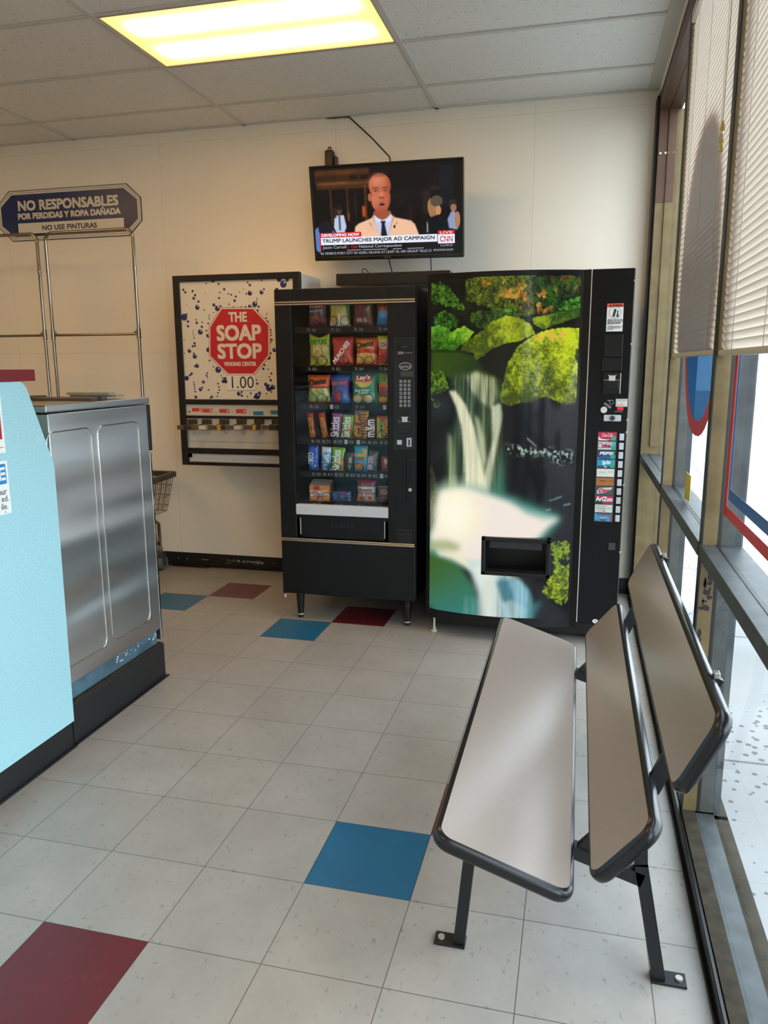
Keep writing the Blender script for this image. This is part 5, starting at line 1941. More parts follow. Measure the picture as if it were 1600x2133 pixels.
img = lay(img, PG([(630, 420), (720, 380), (884, 372), (882, 430), (760, 425), (640, 450)], 5) * leaf * .9, hx('#e2b04c'))
img = moss(img, PG([(860, 480), (884, 470), (880, 560), (856, 545)], 3) * .8, '#0c1206', '#3f5a10')
img = lay(img, PG([(780, 780), (876, 770), (872, 830), (800, 830)], 4), hx('#170d0a'))
# still water above the fall
img = lay(img, PG([(38, 496), (220, 492), (300, 520), (360, 590), (440, 640), (470, 640), (445, 720), (260, 640), (150, 640), (40, 610)], 4), mixc(np.clip(ramp((100, 490), (300, 660)) * .8 + (big - .5) * .5, 0, 1), '#2f4a10', '#1b2c0c'))
img = moss(img, PG([(36, 600), (110, 600), (150, 690), (100, 720), (50, 735), (36, 740)], 3), '#16300a', '#6b8f1c')
img = lay(img, PG([(36, 740), (150, 715), (200, 820), (215, 900), (140, 1000), (120, 1200), (60, 1260), (36, 1250)], 6), hx('#0a0c0a'))
img = moss(img, PG([(36, 730), (70, 740), (110, 790), (60, 820), (36, 810)], 4) * .5, '#0c1a08', '#3c5a1c')
# fall
veil = PG([(150, 640), (250, 615), (420, 640), (455, 720), (465, 900), (470, 1100), (470, 1290), (120, 1290), (140, 1000), (205, 800)], 6)
img = lay(img, veil * (.35 + .65 * np.clip((strk - .3) * 2.2, 0, 1)), mixc(np.clip(strk * .9 + ramp((300, 640), (300, 1290)) * .4 - .1, 0, 1), '#2c4a2a', '#93a878'))
img = lay(img, PG([(250, 625), (310, 600), (420, 635), (440, 720), (400, 800), (330, 760), (280, 700)], 4) * (.3 + .7 * np.clip((strk - .35) * 3, 0, 1)), hx('#c9cba0'))
img = lay(img, PG([(140, 930), (170, 960), (185, 1100), (195, 1260), (150, 1260), (152, 1100)], 4) * .7, hx('#8fa07c'))
img = lay(img, PG([(148, 706), (190, 706), (250, 780), (300, 900), (335, 1050), (385, 1280), (252, 1290), (242, 1080), (225, 900), (190, 790)], 3) * (.75 + .25 * strk), hx('#f0ecca'))
img = lay(img, PG([(400, 790), (450, 770), (470, 830), (440, 960), (408, 1120), (395, 1290), (335, 1290), (370, 1120), (410, 960)], 3) * (.6 + .4 * strk), hx('#dfe3c4'))
img = lay(img, PG([(300, 830), (330, 860), (360, 960), (372, 1080), (350, 1140), (320, 980)], 4) * .8, hx('#c8d0aa'))
# rock right of the fall with wet reflections
rk = PG([(462, 790), (520, 785), (690, 745), (760, 790), (870, 830), (850, 1130), (848, 1400), (780, 1420), (700, 1390), (560, 1310), (478, 1270), (475, 1000)], 4)
img = lay(img, rk, mixc(np.clip((fbm(hh, ww, 8, 40, 300, 3) - .35) * 1.6, 0, 1), '#030405', '#111315'))
img = lay(img, PG([(478, 990), (590, 1000), (650, 1020), (720, 1010), (850, 1030), (850, 1105), (770, 1112), (690, 1060), (590, 1060), (490, 1050)], 4) * np.clip((fine - .48) * 6, 0, 1), hx('#9db7a4'))
for q, cc in (([(595, 950), (650, 1000), (655, 1015), (600, 970)], '#93989c'), ([(688, 1015), (735, 1045), (740, 1060), (690, 1030)], '#8b9096'), ([(716, 1310), (790, 1284), (792, 1294), (722, 1316)], '#7fa39a'), ([(795, 1338), (838, 1326), (836, 1340), (800, 1345)], '#7fa39a'), ([(700, 1360), (735, 1355), (730, 1368), (704, 1368)], '#8fa39a')):
    img = lay(img, PG(q, 1) * .85, hx(cc))
img = moss(img, PG([(24, 1110), (45, 1130), (80, 1240), (90, 1330), (60, 1440), (26, 1490)], 3), '#14160d', '#39401c')
img = lay(img, PG([(395, 1270), (480, 1000), (485, 1270), (560, 1300), (540, 1340), (440, 1330)], 9) * .8, hx('#2f6a5c'))
# pool of white foam
img = lay(img, PG([(24, 1520), (60, 1440), (92, 1340), (85, 1240), (250, 1225), (420, 1270), (560, 1300), (690, 1350), (800, 1410), (730, 1500), (650, 1590), (560, 1680), (30, 1720)], 12), hx('#4f8f84'))
img = lay(img, PG([(30, 1530), (80, 1420), (92, 1270), (240, 1240), (400, 1275), (500, 1310), (600, 1370), (700, 1400), (785, 1412), (720, 1460), (660, 1530), (600, 1600), (500, 1700), (380, 1760), (330, 1800), (270, 1680), (150, 1620), (40, 1600)], 8), hx('#f3e7dc'))
img = lay(img, EL(190, 1390, 150, 160, .9) * .9, hx('#fdf6d2'))  # hot spot of the light behind the panel, painted over the foam
img = lay(img, EL(180, 1395, 90, 110, 1.0) * .8, hx('#fffbe6'))
img = lay(img, PG([(560, 1330), (680, 1380), (770, 1405), (700, 1420), (600, 1380)], 8) * .5, hx('#6fae9c'))
# lower left water
img = lay(img, PG([(24, 1560), (140, 1545), (220, 1570), (200, 1615), (60, 1605), (24, 1620)], 7) * .8, hx('#9cac74'))
img = lay(img, PG([(24, 1640), (120, 1650), (220, 1700), (300, 1800), (330, 1900), (330, 2010), (24, 1960)], 8), mixc(np.clip(ramp((120, 1640), (140, 1990)) + (big - .5) * .3, 0, 1), '#3c5f1e', '#2f7a74'))
img = lay(img, PG([(70, 1610), (230, 1612), (300, 1680), (290, 1720), (180, 1660), (80, 1640)], 6), hx('#efe6cc'))
for x in (245, 285, 320):
    img = lay(img, PG([(x, 1880), (x + 14, 1860), (x + 22, 1985), (x - 4, 1985)], 5) * .5, hx('#7fae9c'))
# stream pouring out at the bottom
img = lay(img, PG([(255, 1660), (420, 1640), (520, 1700), (560, 1760), (640, 1870), (620, 2010), (330, 2000), (330, 1860)], 8) * (.65 + .35 * strk), hx('#bcd8d8'))
img = lay(img, PG([(290, 1680), (420, 1680), (430, 1800), (430, 1990), (350, 1980), (330, 1850)], 9) * .75, hx('#e9ecdf'))
img = lay(img, PG([(430, 1780), (460, 1760), (520, 1770), (600, 1800), (640, 1860), (600, 1940), (520, 1880), (470, 1900)], 5) * .75, hx('#2f6a7c'))
img = lay(img, PG([(500, 1770), (560, 1765), (610, 1830), (600, 1990), (545, 1990), (530, 1880)], 5) * (.5 + .5 * strk), hx('#9fcfe0'))
img = lay(img, PG([(450, 1880), (480, 1900), (520, 1990), (470, 1990)], 5) * .7, hx('#a8d2dc'))
# lower right bank
img = lay(img, PG([(610, 1760), (720, 1560), (850, 1400), (840, 2000), (640, 2000), (635, 1870)], 5), mixc(np.clip((big - .3) * 1.4, 0, 1), '#060709', '#16181c'))
img = moss(img, PG([(720, 1560), (800, 1540), (836, 1560), (830, 1900), (790, 1930), (730, 1880), (690, 1850), (720, 1780), (760, 1700), (730, 1640)], 4) * np.clip((midn * .5 + fine * .5 - .36) * 7, 0, 1), '#22340a', '#86a41c')
img = moss(img, PG([(680, 1840), (730, 1750), (800, 1690), (834, 1690), (828, 1890), (760, 1880)], 5), '#36480a', '#a4b81e')
img = lay(img, PG([(610, 1900), (690, 1890), (640, 2010), (590, 2010)], 7) * .7, hx('#3f8f94'))
img = lay(img, PG([(800, 1560), (830, 1545), (828, 1600), (812, 1600)], 2) * leaf, hx('#c8602a'))
img = np.clip(img, 0, 1)
b = MB()
M_PIC = painted('backlit waterfall print', 0.12, emit=.98)
M_PIC.node_tree.nodes['Principled BSDF'].inputs['Specular IOR Level'].default_value = 0.22
b.grid(nu, nv, lambda u, v: (gx0 + (gx1 - gx0) * u, bow(gx0 + (gx1 - gx0) * u) - .0005, gz1 + (gz0 - gz1) * v), M_PIC, img)
p0, p1 = at(1002, 1196, 1, YD - .075), at(1148, 1125, 1, YD - .07)
ax0, ax1, az0, az1 = p0[0], p1[0], p0[2], p1[2] + .004
# opening for the delivery port
keep = []
for f in b.f:
    px_ = sum(b.v[i][0] for i in f) / 4
    pz_ = sum(b.v[i][2] for i in f) / 4
    keep.append(not (ax0 + .012 < px_ < ax1 - .012 and az0 + .012 < pz_ < az1 - .012))
b.f = [f for f, k in zip(b.f, keep) if k]
b.mi = [f for f, k in zip(b.mi, keep) if k]
b.sm = [f for f, k in zip(b.sm, keep) if k]
b.build('picture_panel', t)
# delivery port
b = MB()
p0, p1 = at(1002, 1196, 1, YD - .075), at(1148, 1125, 1, YD - .07)
ax0, ax1, az0, az1 = p0[0], p1[0], p0[2], p1[2] + .004
yf = YD - .086
for (q0, q1, r0, r1) in ((ax0, ax1, az1 - .022, az1), (ax0, ax1, az0, az0 + .022), (ax0, ax0 + .022, az0, az1), (ax1 - .022, ax1, az0, az1)):
    b.box(q0, q1, yf, YD + .02, r0, r1, M_BLK, .004)
b.bar(((ax0 + ax1) / 2 - .13, yf + .022, az1 - .04), ((ax0 + ax1) / 2 + .13, yf + .022, az1 - .04), .03, .035, mat('worn black flap', '#23272b', 0.5, noise=(60, .3)))
b.box(ax0 + .022, ax1 - .022, yf + .02, yf + .05, az0 + .022, az0 + .03, M_BEZ)
b.build('delivery_port', t)
for xx in (-.021, .87):
    for yy in (1.83, 2.55):
        b = MB()
        b.cyl((xx, yy, .008), (xx, yy, .09), .006, M_SIL, 10)
        b.cyl((xx, yy, 0), (xx, yy, .008), .017, M_SIL, 14)
        b.cyl((xx, yy, .014), (xx, yy, .02), .011, M_SIL, 6)
        b.build('foot', t)

# selection panel
pd = lambda x, y: (at(x, y, 1, YD)[0], at(x, y, 1, YD)[2])
pw = lambda x, y: pd(1220 + x / 7.111, 600 + y / 7.111)
pl_ = lambda x, y: pd(1220 + x / 8.2, 860 + y / 8.2)
b = MB()
p, q = pw(312, 640), pw(560, 225)
xa, xb = at(1265, 632, 1, YD)[0], at(1300, 632, 1, YD)[0]
za, zb = pw(440, 642)[1], pw(440, 228)[1]
xa, xb = pw(312, 430)[0], pw(556, 430)[0]
b.box(xa, xb, YD - .0008, YD, za, zb, M_PAPER)
c = Canvas(b, face_y(YD - .0008), .0003)
M_ORG = mat('orange warning print', '#d9683c', 0.5)
hz = zb - (zb - za) * .135
c.rect(xa, xb, hz, zb, M_ORG)
c.text('WARNING', xa + .024, xb - .006, hz + .003, zb - .004, M_INK, 2, bold=.06)
c.poly([(xa + .008, hz + .003), (xa + .022, hz + .003), (xa + .015, zb - .003)], M_INK, 2)
cx, cz = (xa + xb) / 2, zb - (zb - za) * .33
c.ring(cx, cz, .028, .028, .002, mat('thin red print', '#c08a84', 0.5), 2)
c.poly([(cx - .012, cz - .018), (cx - .002, cz - .02), (cx + .006, cz + .016), (cx - .004, cz + .018)], M_INK, 2)
c.poly([(cx + .006, cz - .02), (cx + .018, cz - .02), (cx + .014, cz + .002), (cx + .010, cz + .002)], M_EDGE, 2)
c.ell(cx + .012, cz + .006, .004, .004, M_EDGE, 2, 12)
for k, s_ in enumerate(('Never rock or tilt.', 'Machine can fall over', 'and cause serious', 'injury or death.', None, 'Vending machine will', 'not dispense free', 'product.')):
    if s_:
        wd = text_mesh(s_)[2]
        z = zb - (zb - za) * (.565 + .05 * k)
        c.text(s_, xa + .006, xa + .006 + min(.072, .0036 * len(s_)), z - .005, z + .003, M_INK, 2, bold=.01)
b.build('warning_sticker', t)
b = MB()
xa, xb = pw(275, 850)[0], pw(552, 850)[0]
b.box(xa, xb, YD - .004, YD, pw(400, 1020)[1], pw(400, 690)[1], M_CP, .002)
b.build('blank_plate', t)
b = MB()
xa, xb = pw(245, 1150)[0], pw(535, 1150)[0]
b.box(xa, xb, YD - .006, YD, pw(400, 1235)[1], pw(400, 1035)[1], M_CP, .002)
b.build('blank_plate', t)
b = MB()
xa, xb = pw(258, 1400)[0], pw(520, 1400)[0]
b.box(xa, xb, YD - .015, YD, pw(390, 1570)[1], pw(390, 1248)[1], M_CP, .002)
b.box(xa + .01, xb - .01, YD - .025, YD - .014, pw(390, 1500)[1], pw(390, 1390)[1], M_BLACK, .003)
b.box(xb - .004, xb, YD - .017, YD - .014, pw(390, 1560)[1], pw(390, 1260)[1], M_SIL)
c = Canvas(b, face_y(YD - .015))
p, q = pw(342, 1372), pw(442, 1282)
c.rect(p[0], q[0], p[1], q[1], M_WHT)
c.rect(p[0] - .004, q[0] + .004, q[1] - .004, q[1], M_WHT, 1)
c.ring((p[0] + q[0]) / 2, (p[1] + q[1]) / 2, .006, .006, .0015, M_SILP, 2, 14)
for x0, x1 in ((265, 335), (448, 500)):
    p, q = pw(x0, 1366), pw(x1, 1358)
    c.rect(p[0], q[0], p[1], q[1], M_SILP)
b.build('bill_acceptor', t)
b = MB()
c = Canvas(b, face_y(YD))
p = [pw(*z) for z in ((270, 1715), (288, 1695), (382, 1760), (362, 1785))]
c.poly(p[::-1], M_SILP, 1)
p = [pw(*z) for z in ((284, 1716), (291, 1708), (366, 1762), (359, 1770))]
c.poly(p[::-1], M_BLACK, 2)
e0 = pw(385, 1690)
c.ring(e0[0], e0[1], .011, .011, .002, M_SILP, 1, 18)
p, q = pw(325, 1672), pw(385, 1660)
c.rect(p[0], q[0], p[1], q[1], M_SILP)
b.box(*[pw(325, 1)[0], pw(326, 1)[0]], YD, YD + .001, e0[1], e0[1] + .001, M_SILP)
b.build('coin_slot', t)
b = MB()
e0 = pw(270, 1803)
b.cyl((e0[0], YD + .002, e0[1]), (e0[0], YD - .010, e0[1]), .0155, M_WHT, 20)
b.build('coin_return_button', t)
b = MB()
p, q = pw(440, 1758), pw(622, 1640)
b.box(p[0], q[0], YD - .006, YD, p[1], q[1], mat('clear tape', '#b9bab6', 0.25), .001)
p2, q2 = pw(455, 1748), pw(618, 1655)
c = Canvas(b, face_y(YD - .006))
c.rect(p2[0], q2[0], p2[1], q2[1], M_LBL)
c.text('USE $1 BILLS', p2[0] + .004, q2[0] - .003, p2[1] + .023, p2[1] + .029, M_EDGE, 2)
c.text('OK', p2[0] + .022, q2[0] - .02, p2[1] + .013, p2[1] + .019, M_EDGE, 2)
c.text('PRODUCT', p2[0] + .004, q2[0] - .012, p2[1] + .003, p2[1] + .009, M_EDGE, 2)
b.build('price_note', t)
b = MB()
p, q = pw(468, 1806), pw(560, 1765)
b.box(p[0], q[0], YD - .003, YD, p[1], q[1], glow('red digits glow', '#e01a30', 1.6), .001)
c = Canvas(b, face_y(YD))
p, q = pw(435, 1838), pw(550, 1818)
c.text('EXACT CHANGE', p[0], q[0], p[1], q[1], M_SILP, 1)
b.build('display', t)
b = MB()
p, q = pw(268, 1970), pw(528, 1880)
b.prism(rrect(p[0], q[0], p[1], q[1], .004, 4), lambda a, z: (a, YD, z), lambda a, z: (a, YD - .005, z), M_LGREY)
e0 = ((p[0] + q[0]) / 2, (p[1] + q[1]) / 2)
b.cyl((e0[0], YD - .005, e0[1]), (e0[0], YD - .012, e0[1]), .012, M_ALG, 18)
b.box(e0[0] - .001, e0[0] + .001, YD - .0125, YD - .011, e0[1] - .006, e0[1] + .006, M_BLACK)
b.build('lock_plate', t)
b = MB()
p, q = pd(1267, 1145), pd(1282, 1131)
b.box(p[0], q[0], YD - .006, YD, p[1], q[1], M_ALG, .002)
b.build('latch', t)
b = MB()
p = pd(1240, 1294)
b.prism([(p[0] + .014 * math.cos(a), p[1] + .011 * math.sin(a)) for a in np.linspace(0, 2 * math.pi, 25)[:-1]], lambda a, z: (a, YD, z), lambda a, z: (a, YD - .001, z), M_PAPER)
Canvas(b, face_y(YD - .001)).text('V', p[0] - .006, p[0] + .005, p[1] - .005, p[1] + .005, M_NAVYL, 1, bold=.06)
b.build('maker_sticker', t)

# ten selection labels and their buttons
PR = {}


def pm(cc):
    if cc not in PR:
        PR[cc] = mat('drink label ' + cc, cc, 0.35)
    return PR[cc]


c0 = pl_(370, 402)
c9 = pl_(300, 1782)
lw2 = (pl_(535, 402)[0] - pl_(205, 402)[0]) / 2
lh2 = .0225
xc = (c0[0] + c9[0]) / 2
b0 = pl_(616, 412)
b9 = pl_(543, 1800)
for i in range(10):
    zc = c0[1] + (c9[1] - c0[1]) * i / 9
    zc_b = b0[1] + (b9[1] - b0[1]) * i / 9
    b = MB()
    b.box(xc - lw2, xc + lw2, YD - .004, YD, zc - lh2, zc + lh2, M_EDGE, .001)
    c = Canvas(b, face_y(YD - .004), .0003)
    A = lambda u: xc - lw2 + .004 + (2 * lw2 - .008) * u
    Zf = lambda v: zc + lh2 - .003 - (2 * lh2 - .006) * v

    def R(u0, u1, v0, v1, cc, l=1):
        c.rect(A(u0), A(u1), Zf(v1), Zf(v0), pm(cc), l)

    def P(pts, cc, l=2):
        pts = [(A(u), Zf(v)) for u, v in pts]
        ar = sum(pts[k][0] * pts[(k + 1) % len(pts)][1] - pts[(k + 1) % len(pts)][0] * pts[k][1] for k in range(len(pts)))
        c.poly(pts if ar > 0 else pts[::-1], pm(cc), l)

    def TX(s_, u0, u1, v0, v1, cc, l=4, **k):
        c.text(s_, A(u0), A(u1), Zf(v1), Zf(v0), pm(cc), l, **k)

    def dot():
        c.ell(A(.86), Zf(.72), .0115, .0115, pm('#35b08a'), 5, 18)
        c.text('.75', A(.80), A(.92), Zf(.84), Zf(.62), pm('#12604a'), 6)
    if i == 0:
        R(0, 1, 0, 1, '#d0254a')
        P([(0, .5), (.2, .8), (.5, .88), (.7, .8), (.5, 1), (0, 1)], '#e6d5da')
        TX('Coca-Cola', .2, .8, .08, .55, '#f4eef0', shear=.3, bold=.01)
        dot()
    elif i == 1:
        R(0, 1, 0, 1, '#cfcfd0')
        P([(.78, 0), (1, 0), (1, 1), (.78, 1)], '#4fb8b8')
        c.ring(A(.13), Zf(.5), .013, .014, .003, pm('#b04a5a'), 3)
        TX('oke', .22, .72, .2, .78, '#a8243a', bold=.09)
        TX('diet', .55, .75, .02, .18, '#333840')
        dot()
    elif i == 2:
        R(0, 1, 0, 1, '#2c4460')
        P([(.08, 1), (.2, .72), (.5, .62), (.95, .85), (1, 1)], '#1f5f9c')
        P([(0, .8), (.15, 1), (0, 1)], '#9fb0c4')
        TX('PEPSI', .1, .92, .12, .52, '#f2f5f8', shear=.25, bold=.1)
        dot()
    elif i == 3:
        R(0, 1, 0, .75, '#2fa3b8')
        R(0, .3, 0, .75, '#1f9ad0', 2)
        R(0, 1, .75, 1, '#4a4d52')
        R(.4, .56, .8, .97, '#cfc6b8', 2)
        TX('Sprite', .28, .76, .06, .7, '#e8f4f6', shear=.2, bold=.06, rot=.12)
        dot()
    elif i == 4:
        R(0, 1, 0, 1, '#e4e3db')
        TX('Crush', .12, .5, .28, .55, '#a9a9a2', shear=.2)
        TX('$ .75', .68, .92, .25, .5, '#8a8a86')
    elif i == 5:
        R(0, 1, 0, 1, '#b0713a')
        TX('Pepper', .18, .56, .22, .55, '#5a3416')
        TX('.75 ¢', .72, .95, .28, .5, '#5a3416')
    elif i == 6:
        R(0, 1, 0, 1, '#3f5a5c')
        P([(.05, .6), (.2, .15), (.95, .02), (.85, .45), (.5, .75), (.08, .92)], '#cfd6d2')
        TX('Dew', .14, .9, .18, .72, '#c8304a', shear=.35, bold=.09, rot=.06)
    elif i == 7:
        R(0, 1, 0, 1, '#c22a5c')
        P([(0, .5), (.3, .3), (.5, .6), (.4, 1), (0, 1)], '#2c3a30')
        P([(.4, .2), (.6, .15), (.55, .7), (.42, .8)], '#3a4a34')
        TX('AriZon', .02, .98, .1, .72, '#f0ece4', bold=.09)
    elif i == 8:
        R(0, 1, 0, 1, '#e2e1da')
        TX('Fruit Punch', .08, .62, .08, .3, '#5a5c60')
        TX('GATORADE', .06, .62, .4, .62, '#4a4c50')
        TX('$1.25', .72, .95, .35, .58, '#6a6c70')
        R(.42, .62, .78, .86, '#17181a', 2)
        TX('75', .2, .36, .76, .9, '#4a4c50')
    else:
        R(0, 1, 0, 1, '#3f7a9c')
        P([(0, 0), (.12, 0), (.34, 1), (0, 1)], '#3a9fd8')
        P([(.88, 0), (.66, 1), (.88, 1)], '#3a9fd8')
        P([(0, .8), (.3, .95), (.3, 1), (0, 1)], '#5a8a4a', 3)
        P([(.14, .05), (.86, .05), (.66, .8), (.5, 1), (.34, .8)], '#2f4f74', 3)
        P([(.22, .35), (.78, .35), (.68, .7), (.32, .7)], '#6fb0dc', 4)
        TX('ARROWHEAD', .2, .8, .1, .3, '#d8b4a4', 5, bold=.01)
        R(.9, 1, .1, 1, '#b04a5a', 3)
        R(.42, .58, .78, .9, '#c04a4a', 5)
    b.build('selection_label', t)
    b = MB()
    xb_ = b0[0] + (b9[0] - b0[0]) * i / 9
    xb_ = (b0[0] + b9[0]) / 2
    b.box(xb_ - .0105, xb_ + .0105, YD - .006, YD, zc_b - .0165, zc_b + .0165, M_LGREY, .0015)
    b.build('selection_button', t)

# ================================================================== BENCH
M_LAM = mat('taupe speckled laminate', '#9a9088', 0.22, noise=(420, 0.05))
M_TMOLD = mat('black bullnose vinyl', '#17171a', 0.26)
M_FRM = mat('black painted steel', '#15171b', 0.38, noise=(12, .15))
t = thing('bench', 'three-slat taupe laminate bench with black edges and bolted steel legs beside the window', 'bench', (.70, .12, 0))
BY0, BY1 = -.645, .875


def slat(name, lo, hi, th):
    """a board running along the window; lo and hi are the long edges of its face in the x-z plane"""
    lo, hi = np.array(lo), np.array(hi)
    d = hi - lo
    wd = np.linalg.norm(d)
    d = d / wd
    nrm = np.array([-d[1], d[0]])              # out of the face, towards the sitter
    ctr = (lo + hi) / 2
    P3 = lambda a, w_, n_: (ctr[0] + d[0] * w_ + nrm[0] * n_, a, ctr[1] + d[1] * w_ + nrm[1] * n_)
    out = rrect(BY0, BY1, -wd / 2, wd / 2, .042, 7)
    inn = rrect(BY0 + .012, BY1 - .012, -wd / 2 + .012, wd / 2 - .012, .032, 7)
    b = MB()
    b.add([P3(a, w_, 0.0005) for a, w_ in inn], [tuple(range(len(inn)))], M_LAM)
    b.add([P3(a, w_, -th) for a, w_ in inn], [tuple(reversed(range(len(inn))))], M_NIN)
    s_ = b.build(name, t)
    # bullnose: half-round profile swept round the outline
    b = MB()
    n = len(out)
    K = 8
    vs, fs = [], []
    cxa, cwa = (BY0 + BY1) / 2, 0
    for i in range(n):
        a, w_ = out[i]
        ai, wi = inn[i]
        for k in range(K + 1):
            an = math.pi * k / K
            f = math.sin(an) ** .7
            vs.append(P3(ai + (a - ai) * f, wi + (w_ - wi) * f, -th / 2 + th / 2 * math.cos(an) * 1.0 + (.0012 if k == 0 else 0)))
    for i in range(n):
        j = (i + 1) % n
        for k in range(K):
            fs.append((i * (K + 1) + k, i * (K + 1) + k + 1, j * (K + 1) + k + 1, j * (K + 1) + k))
    b.add(vs, fs, M_TMOLD, True)
    b.build('edge_band', s_)
    return s_


def shift(p, q, e):
    p, q = np.array(p), np.array(q)
    d = (q - p) / np.linalg.norm(q - p)
    return p - d * e, q + d * e


TH = .032
slat('seat', *shift((.437, .435), (.720, .341), .010), TH)
slat('lower_backrest', *shift((.757, .388), (.868, .523), .010), TH)
slat('upper_backrest', *shift((.903, .606), (.977, .764), .010), TH)
for yy in (-.425, .655):
    b = MB()
    # seat rail, following the underside of the seat
    b.bar((.46, yy, .385), (.882, yy, .258), .032, .03, M_FRM, (0, 1, 0))
    b.build('seat_rail', t)
    b = MB()
    b.bar((.458, yy, .006), (.492, yy, .376), .028, .028, M_FRM, (0, 1, 0))
    b.build('leg', t)
    b = MB()
    b.bar((.932, yy, .006), (.876, yy, .300), .030, .030, M_FRM, (0, 1, 0))
    b.bar((.876, yy, .295), (.868, yy, .42), .030, .030, M_FRM, (0, 1, 0))
    b.build('leg', t)
    b = MB()
    b.bar((.737, yy, .300), (.893, yy, .492), .030, .020, M_FRM, (0, 1, 0))
    b.bar((.888, yy, .482), (.932, yy, .590), .034, .018, M_FRM, (0, 1, 0))
    b.bar((.929, yy, .580), (1.006, yy, .765), .030, .016, M_FRM, (0, 1, 0))
    b.build('back_bracket', t)
    b = MB()
    b.box(.999, 1.012, yy - .011, yy + .011, .764, .777, M_BOLT, .002)  # frame tip coloured bright for the light it catches
    b.build('end_cap', t)
    for xx, s_ in ((.458, -1), (.932, 1)):
        b = MB()
        b.box(min(xx - s_ * .016, xx + s_ * .062), max(xx - s_ * .016, xx + s_ * .062), yy - .022, yy + .022, 0, .006, M_FRM, .001)
        b.cyl((xx + s_ * .046, yy, .006), (xx + s_ * .046, yy, .011), .0085, M_BOLT, 12)
        b.build('floor_plate', t)

# ================================================================== BLINDS
M_SLAT = bpy.data.materials.new('translucent blind slat')
M_SLAT.use_nodes = True
nt = M_SLAT.node_tree
nt.nodes.clear()
o_ = nn(nt, 'ShaderNodeOutputMaterial')
pb = nn(nt, 'ShaderNodeBsdfPrincipled')
pb.inputs['Base Color'].default_value = (*lin('#c9bdb3'), 1)
pb.inputs['Roughness'].default_value = .4
trn = nn(nt, 'ShaderNodeBsdfTranslucent')
trn.inputs[0].default_value = (*lin('#dccfc0'), 1)
mx = nn(nt, 'ShaderNodeMixShader')
mx.inputs[0].default_value = .35
nt.links.new(pb.outputs[0], mx.inputs[1])
nt.links.new(trn.outputs[0], mx.inputs[2])
nt.links.new(mx.outputs[0], o_.inputs[0])
M_CORDW = mat('white blind cord', '#cfc9bd', 0.6)
M_TASSEL = mat('yellowed plastic tassel', '#b9a24a', 0.4)
M_RAILW = mat('ivory blind rail', '#c3b9aa', 0.4)


def blind(label, y0, y1, xb, zb, tassel):
    t = thing('venetian_blind', label, 'blind', (xb, (y0 + y1) / 2, zb), 'venetian blinds at the storefront windows')
    b = MB()
    b.box(xb - .018, xb + .014, y0 + .004, y1 - .004, 2.735, 2.775, M_RAILW, .002)
    b.build('head_rail', t)
    b = MB()
    n = int((2.73 - zb - .01) / .0205)
    for k in range(n):
        z = zb + .022 + k * .0205
        pr = []
        for q in range(5):
            f = q / 4 - .5
            # slats turned nearly shut, room edge low, crowned
            dxq = f * .0125
            dzq = -f * .0245
            bow_ = .0048 * (1 - (2 * f) ** 2)
            pr.append((xb + dxq - bow_ * .8, z + dzq - bow_ * .5))
        vs = [(x, yy, zz_) for x, zz_ in pr for yy in (y0 + .004, y1 - .004)]
        b.add(vs, [(2 * q, 2 * q + 1, 2 * q + 3, 2 * q + 2) for q in range(4)], M_SLAT, True)
    b.build('slats', t)
    b = MB()
    b.box(xb - .013, xb + .012, y0 + .004, y1 - .004, zb - .006, zb + .010, M_RAILW, .004)
    b.build('bottom_rail', t)
    b = MB()
    for f in (.18, .5, .82):
        y = y0 + (y1 - y0) * f
        b.tube([(xb - .0125, y, zb), (xb - .0125, y, 2.74)], .0009, M_CORDW, 5)
    b.build('ladder_cord', t)
    if tassel:
        b = MB()
        for k, (dy, zt) in enumerate(((0, 2.095), (.010, 2.066), (.005, 2.040))):
            y = y0 + .085 + dy
            b.tube([(xb - .022, y, 2.74), (xb - .024, y, zt)], .001, M_CORDW, 5)
        b.build('pull_cord', t)
        b = MB()
        for k, (dy, zt) in enumerate(((0, 2.095), (.010, 2.066), (.005, 2.040))):
            y = y0 + .085 + dy
            b.tube([(xb - .024, y, zt + .003), (xb - .024, y, zt - .009), (xb - .024, y, zt - .022)], [.0025, .0052, .0066], M_TASSEL, 10)
        b.build('tassel', t)


blind('shaded dusty blind with yellow tassels in the window behind the bench', .294, 1.398, 1.078, 1.458, True)
blind('ivory blind nearest the camera with its lower corner over the red window line', -.858, .245, 1.078, 1.455, False)

# ================================================================== WINDOW LETTERING
XG = 1.1065
M_DR = mat('red window paint', '#c2182a', 0.4)
M_DB = mat('blue window paint', '#155fa8', 0.4)
M_DBT = bpy.data.materials.new('blue window film')
M_DBT.use_nodes = True
nt = M_DBT.node_tree
nt.nodes.clear()
o_ = nn(nt, 'ShaderNodeOutputMaterial')
d1 = nn(nt, 'ShaderNodeBsdfDiffuse')
d1.inputs[0].default_value = (*lin('#3a5c78'), 1)
t1 = nn(nt, 'ShaderNodeBsdfTranslucent')
t1.inputs[0].default_value = (*lin('#41688a'), 1)
t2 = nn(nt, 'ShaderNodeBsdfTransparent')
t2.inputs[0].default_value = (.36, .50, .62, 1)
m1 = nn(nt, 'ShaderNodeMixShader')
m1.inputs[0].default_value = .5
m2 = nn(nt, 'ShaderNodeMixShader')
m2.inputs[0].default_value = .35
nt.links.new(d1.outputs[0], m1.inputs[1])
nt.links.new(t1.outputs[0], m1.inputs[2])
nt.links.new(m1.outputs[0], m2.inputs[1])
nt.links.new(t2.outputs[0], m2.inputs[2])
nt.links.new(m2.outputs[0], o_.inputs[0])
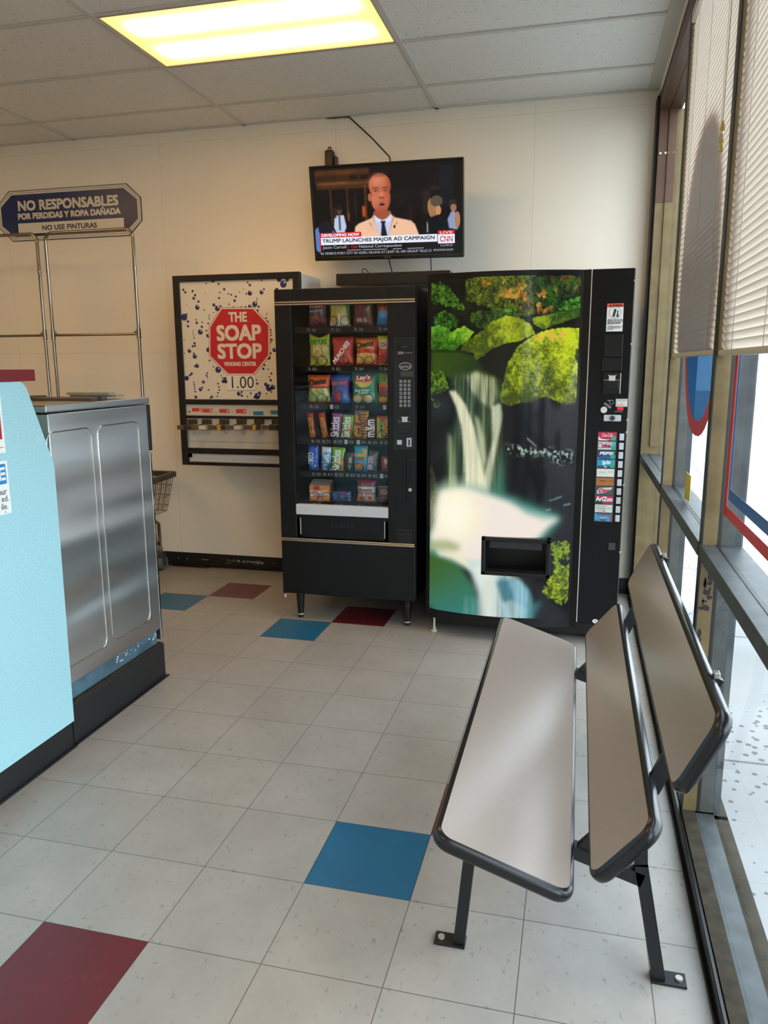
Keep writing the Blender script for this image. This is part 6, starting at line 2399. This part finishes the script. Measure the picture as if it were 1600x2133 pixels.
M_DRT = mat('red window film', '#c83a4c', 0.4)


def flat(mb, pts, x0, x1, mt):
    mb.prism(pts, lambda a, z: (x0, a, z), lambda a, z: (x1, a, z), mt)


# pointed oval: blue film with a red rim, seen below the blind
b = MB()


def oval(k, zb_, n=24):
    yc, hw, zt = .855, .46, 2.24
    pts = []
    zm = (zt + zb_) / 2
    for q in range(2 * n):
        an = 2 * math.pi * q / (2 * n)
        s_ = math.sin(an)
        c_ = math.cos(an)
        pts.append((yc + hw * k * (abs(c_) ** .85) * (1 if c_ > 0 else -1), zm + (zt * (1 if k > .99 else .985) - zm if s_ > 0 else zm - zb_) * s_))
    return pts


po, pi_ = oval(1.0, 1.172), oval(.90, 1.226)
n = len(po)
for q in range(n):
    q2 = (q + 1) % n
    flat(b, [po[q], po[q2], pi_[q2], pi_[q]], XG - .0008, XG, M_DRT)
flat(b, pi_, XG - .0006, XG, M_DBT)
tag(b.build('window_emblem', base=(XG, .855, 1.172)), 'blue oval with red pointed rim on the window pane, half behind a blind', 'window decal')
b = MB()
yl, zl, y2 = .207, 1.006, -.855
flat(b, [(yl - .035, 1.036), (yl, 1.006), (yl, 2.5), (yl - .035, 2.5)], XG - .0008, XG, M_DR)
flat(b, [(yl, 1.006), (yl - .035, 1.036), (y2, 1.036), (y2, 1.006)], XG - .0008, XG, M_DR)
y3 = yl - .058
flat(b, [(y3 - .013, 1.088), (y3, 1.058), (y3, 2.5), (y3 - .013, 2.5)], XG - .0008, XG, M_DB)
flat(b, [(y3, 1.058), (y3 - .013, 1.088), (y2, 1.088), (y2, 1.058)], XG - .0008, XG, M_DB)
tag(b.build('window_border', base=(XG, yl, zl)), 'red and blue painted border lines on the nearest window pane', 'window decal')
b = MB()
flat(b, [(.877, .925), (1.02, .915), (1.02, 1.02), (.877, 1.02)], XG - .0008, XG, mat('yellow sticker', '#c9c14a', 0.6))
tag(b.build('sticker', base=(XG, .95, .92)), 'small yellow sticker at the foot of the window above the rail', 'sticker')
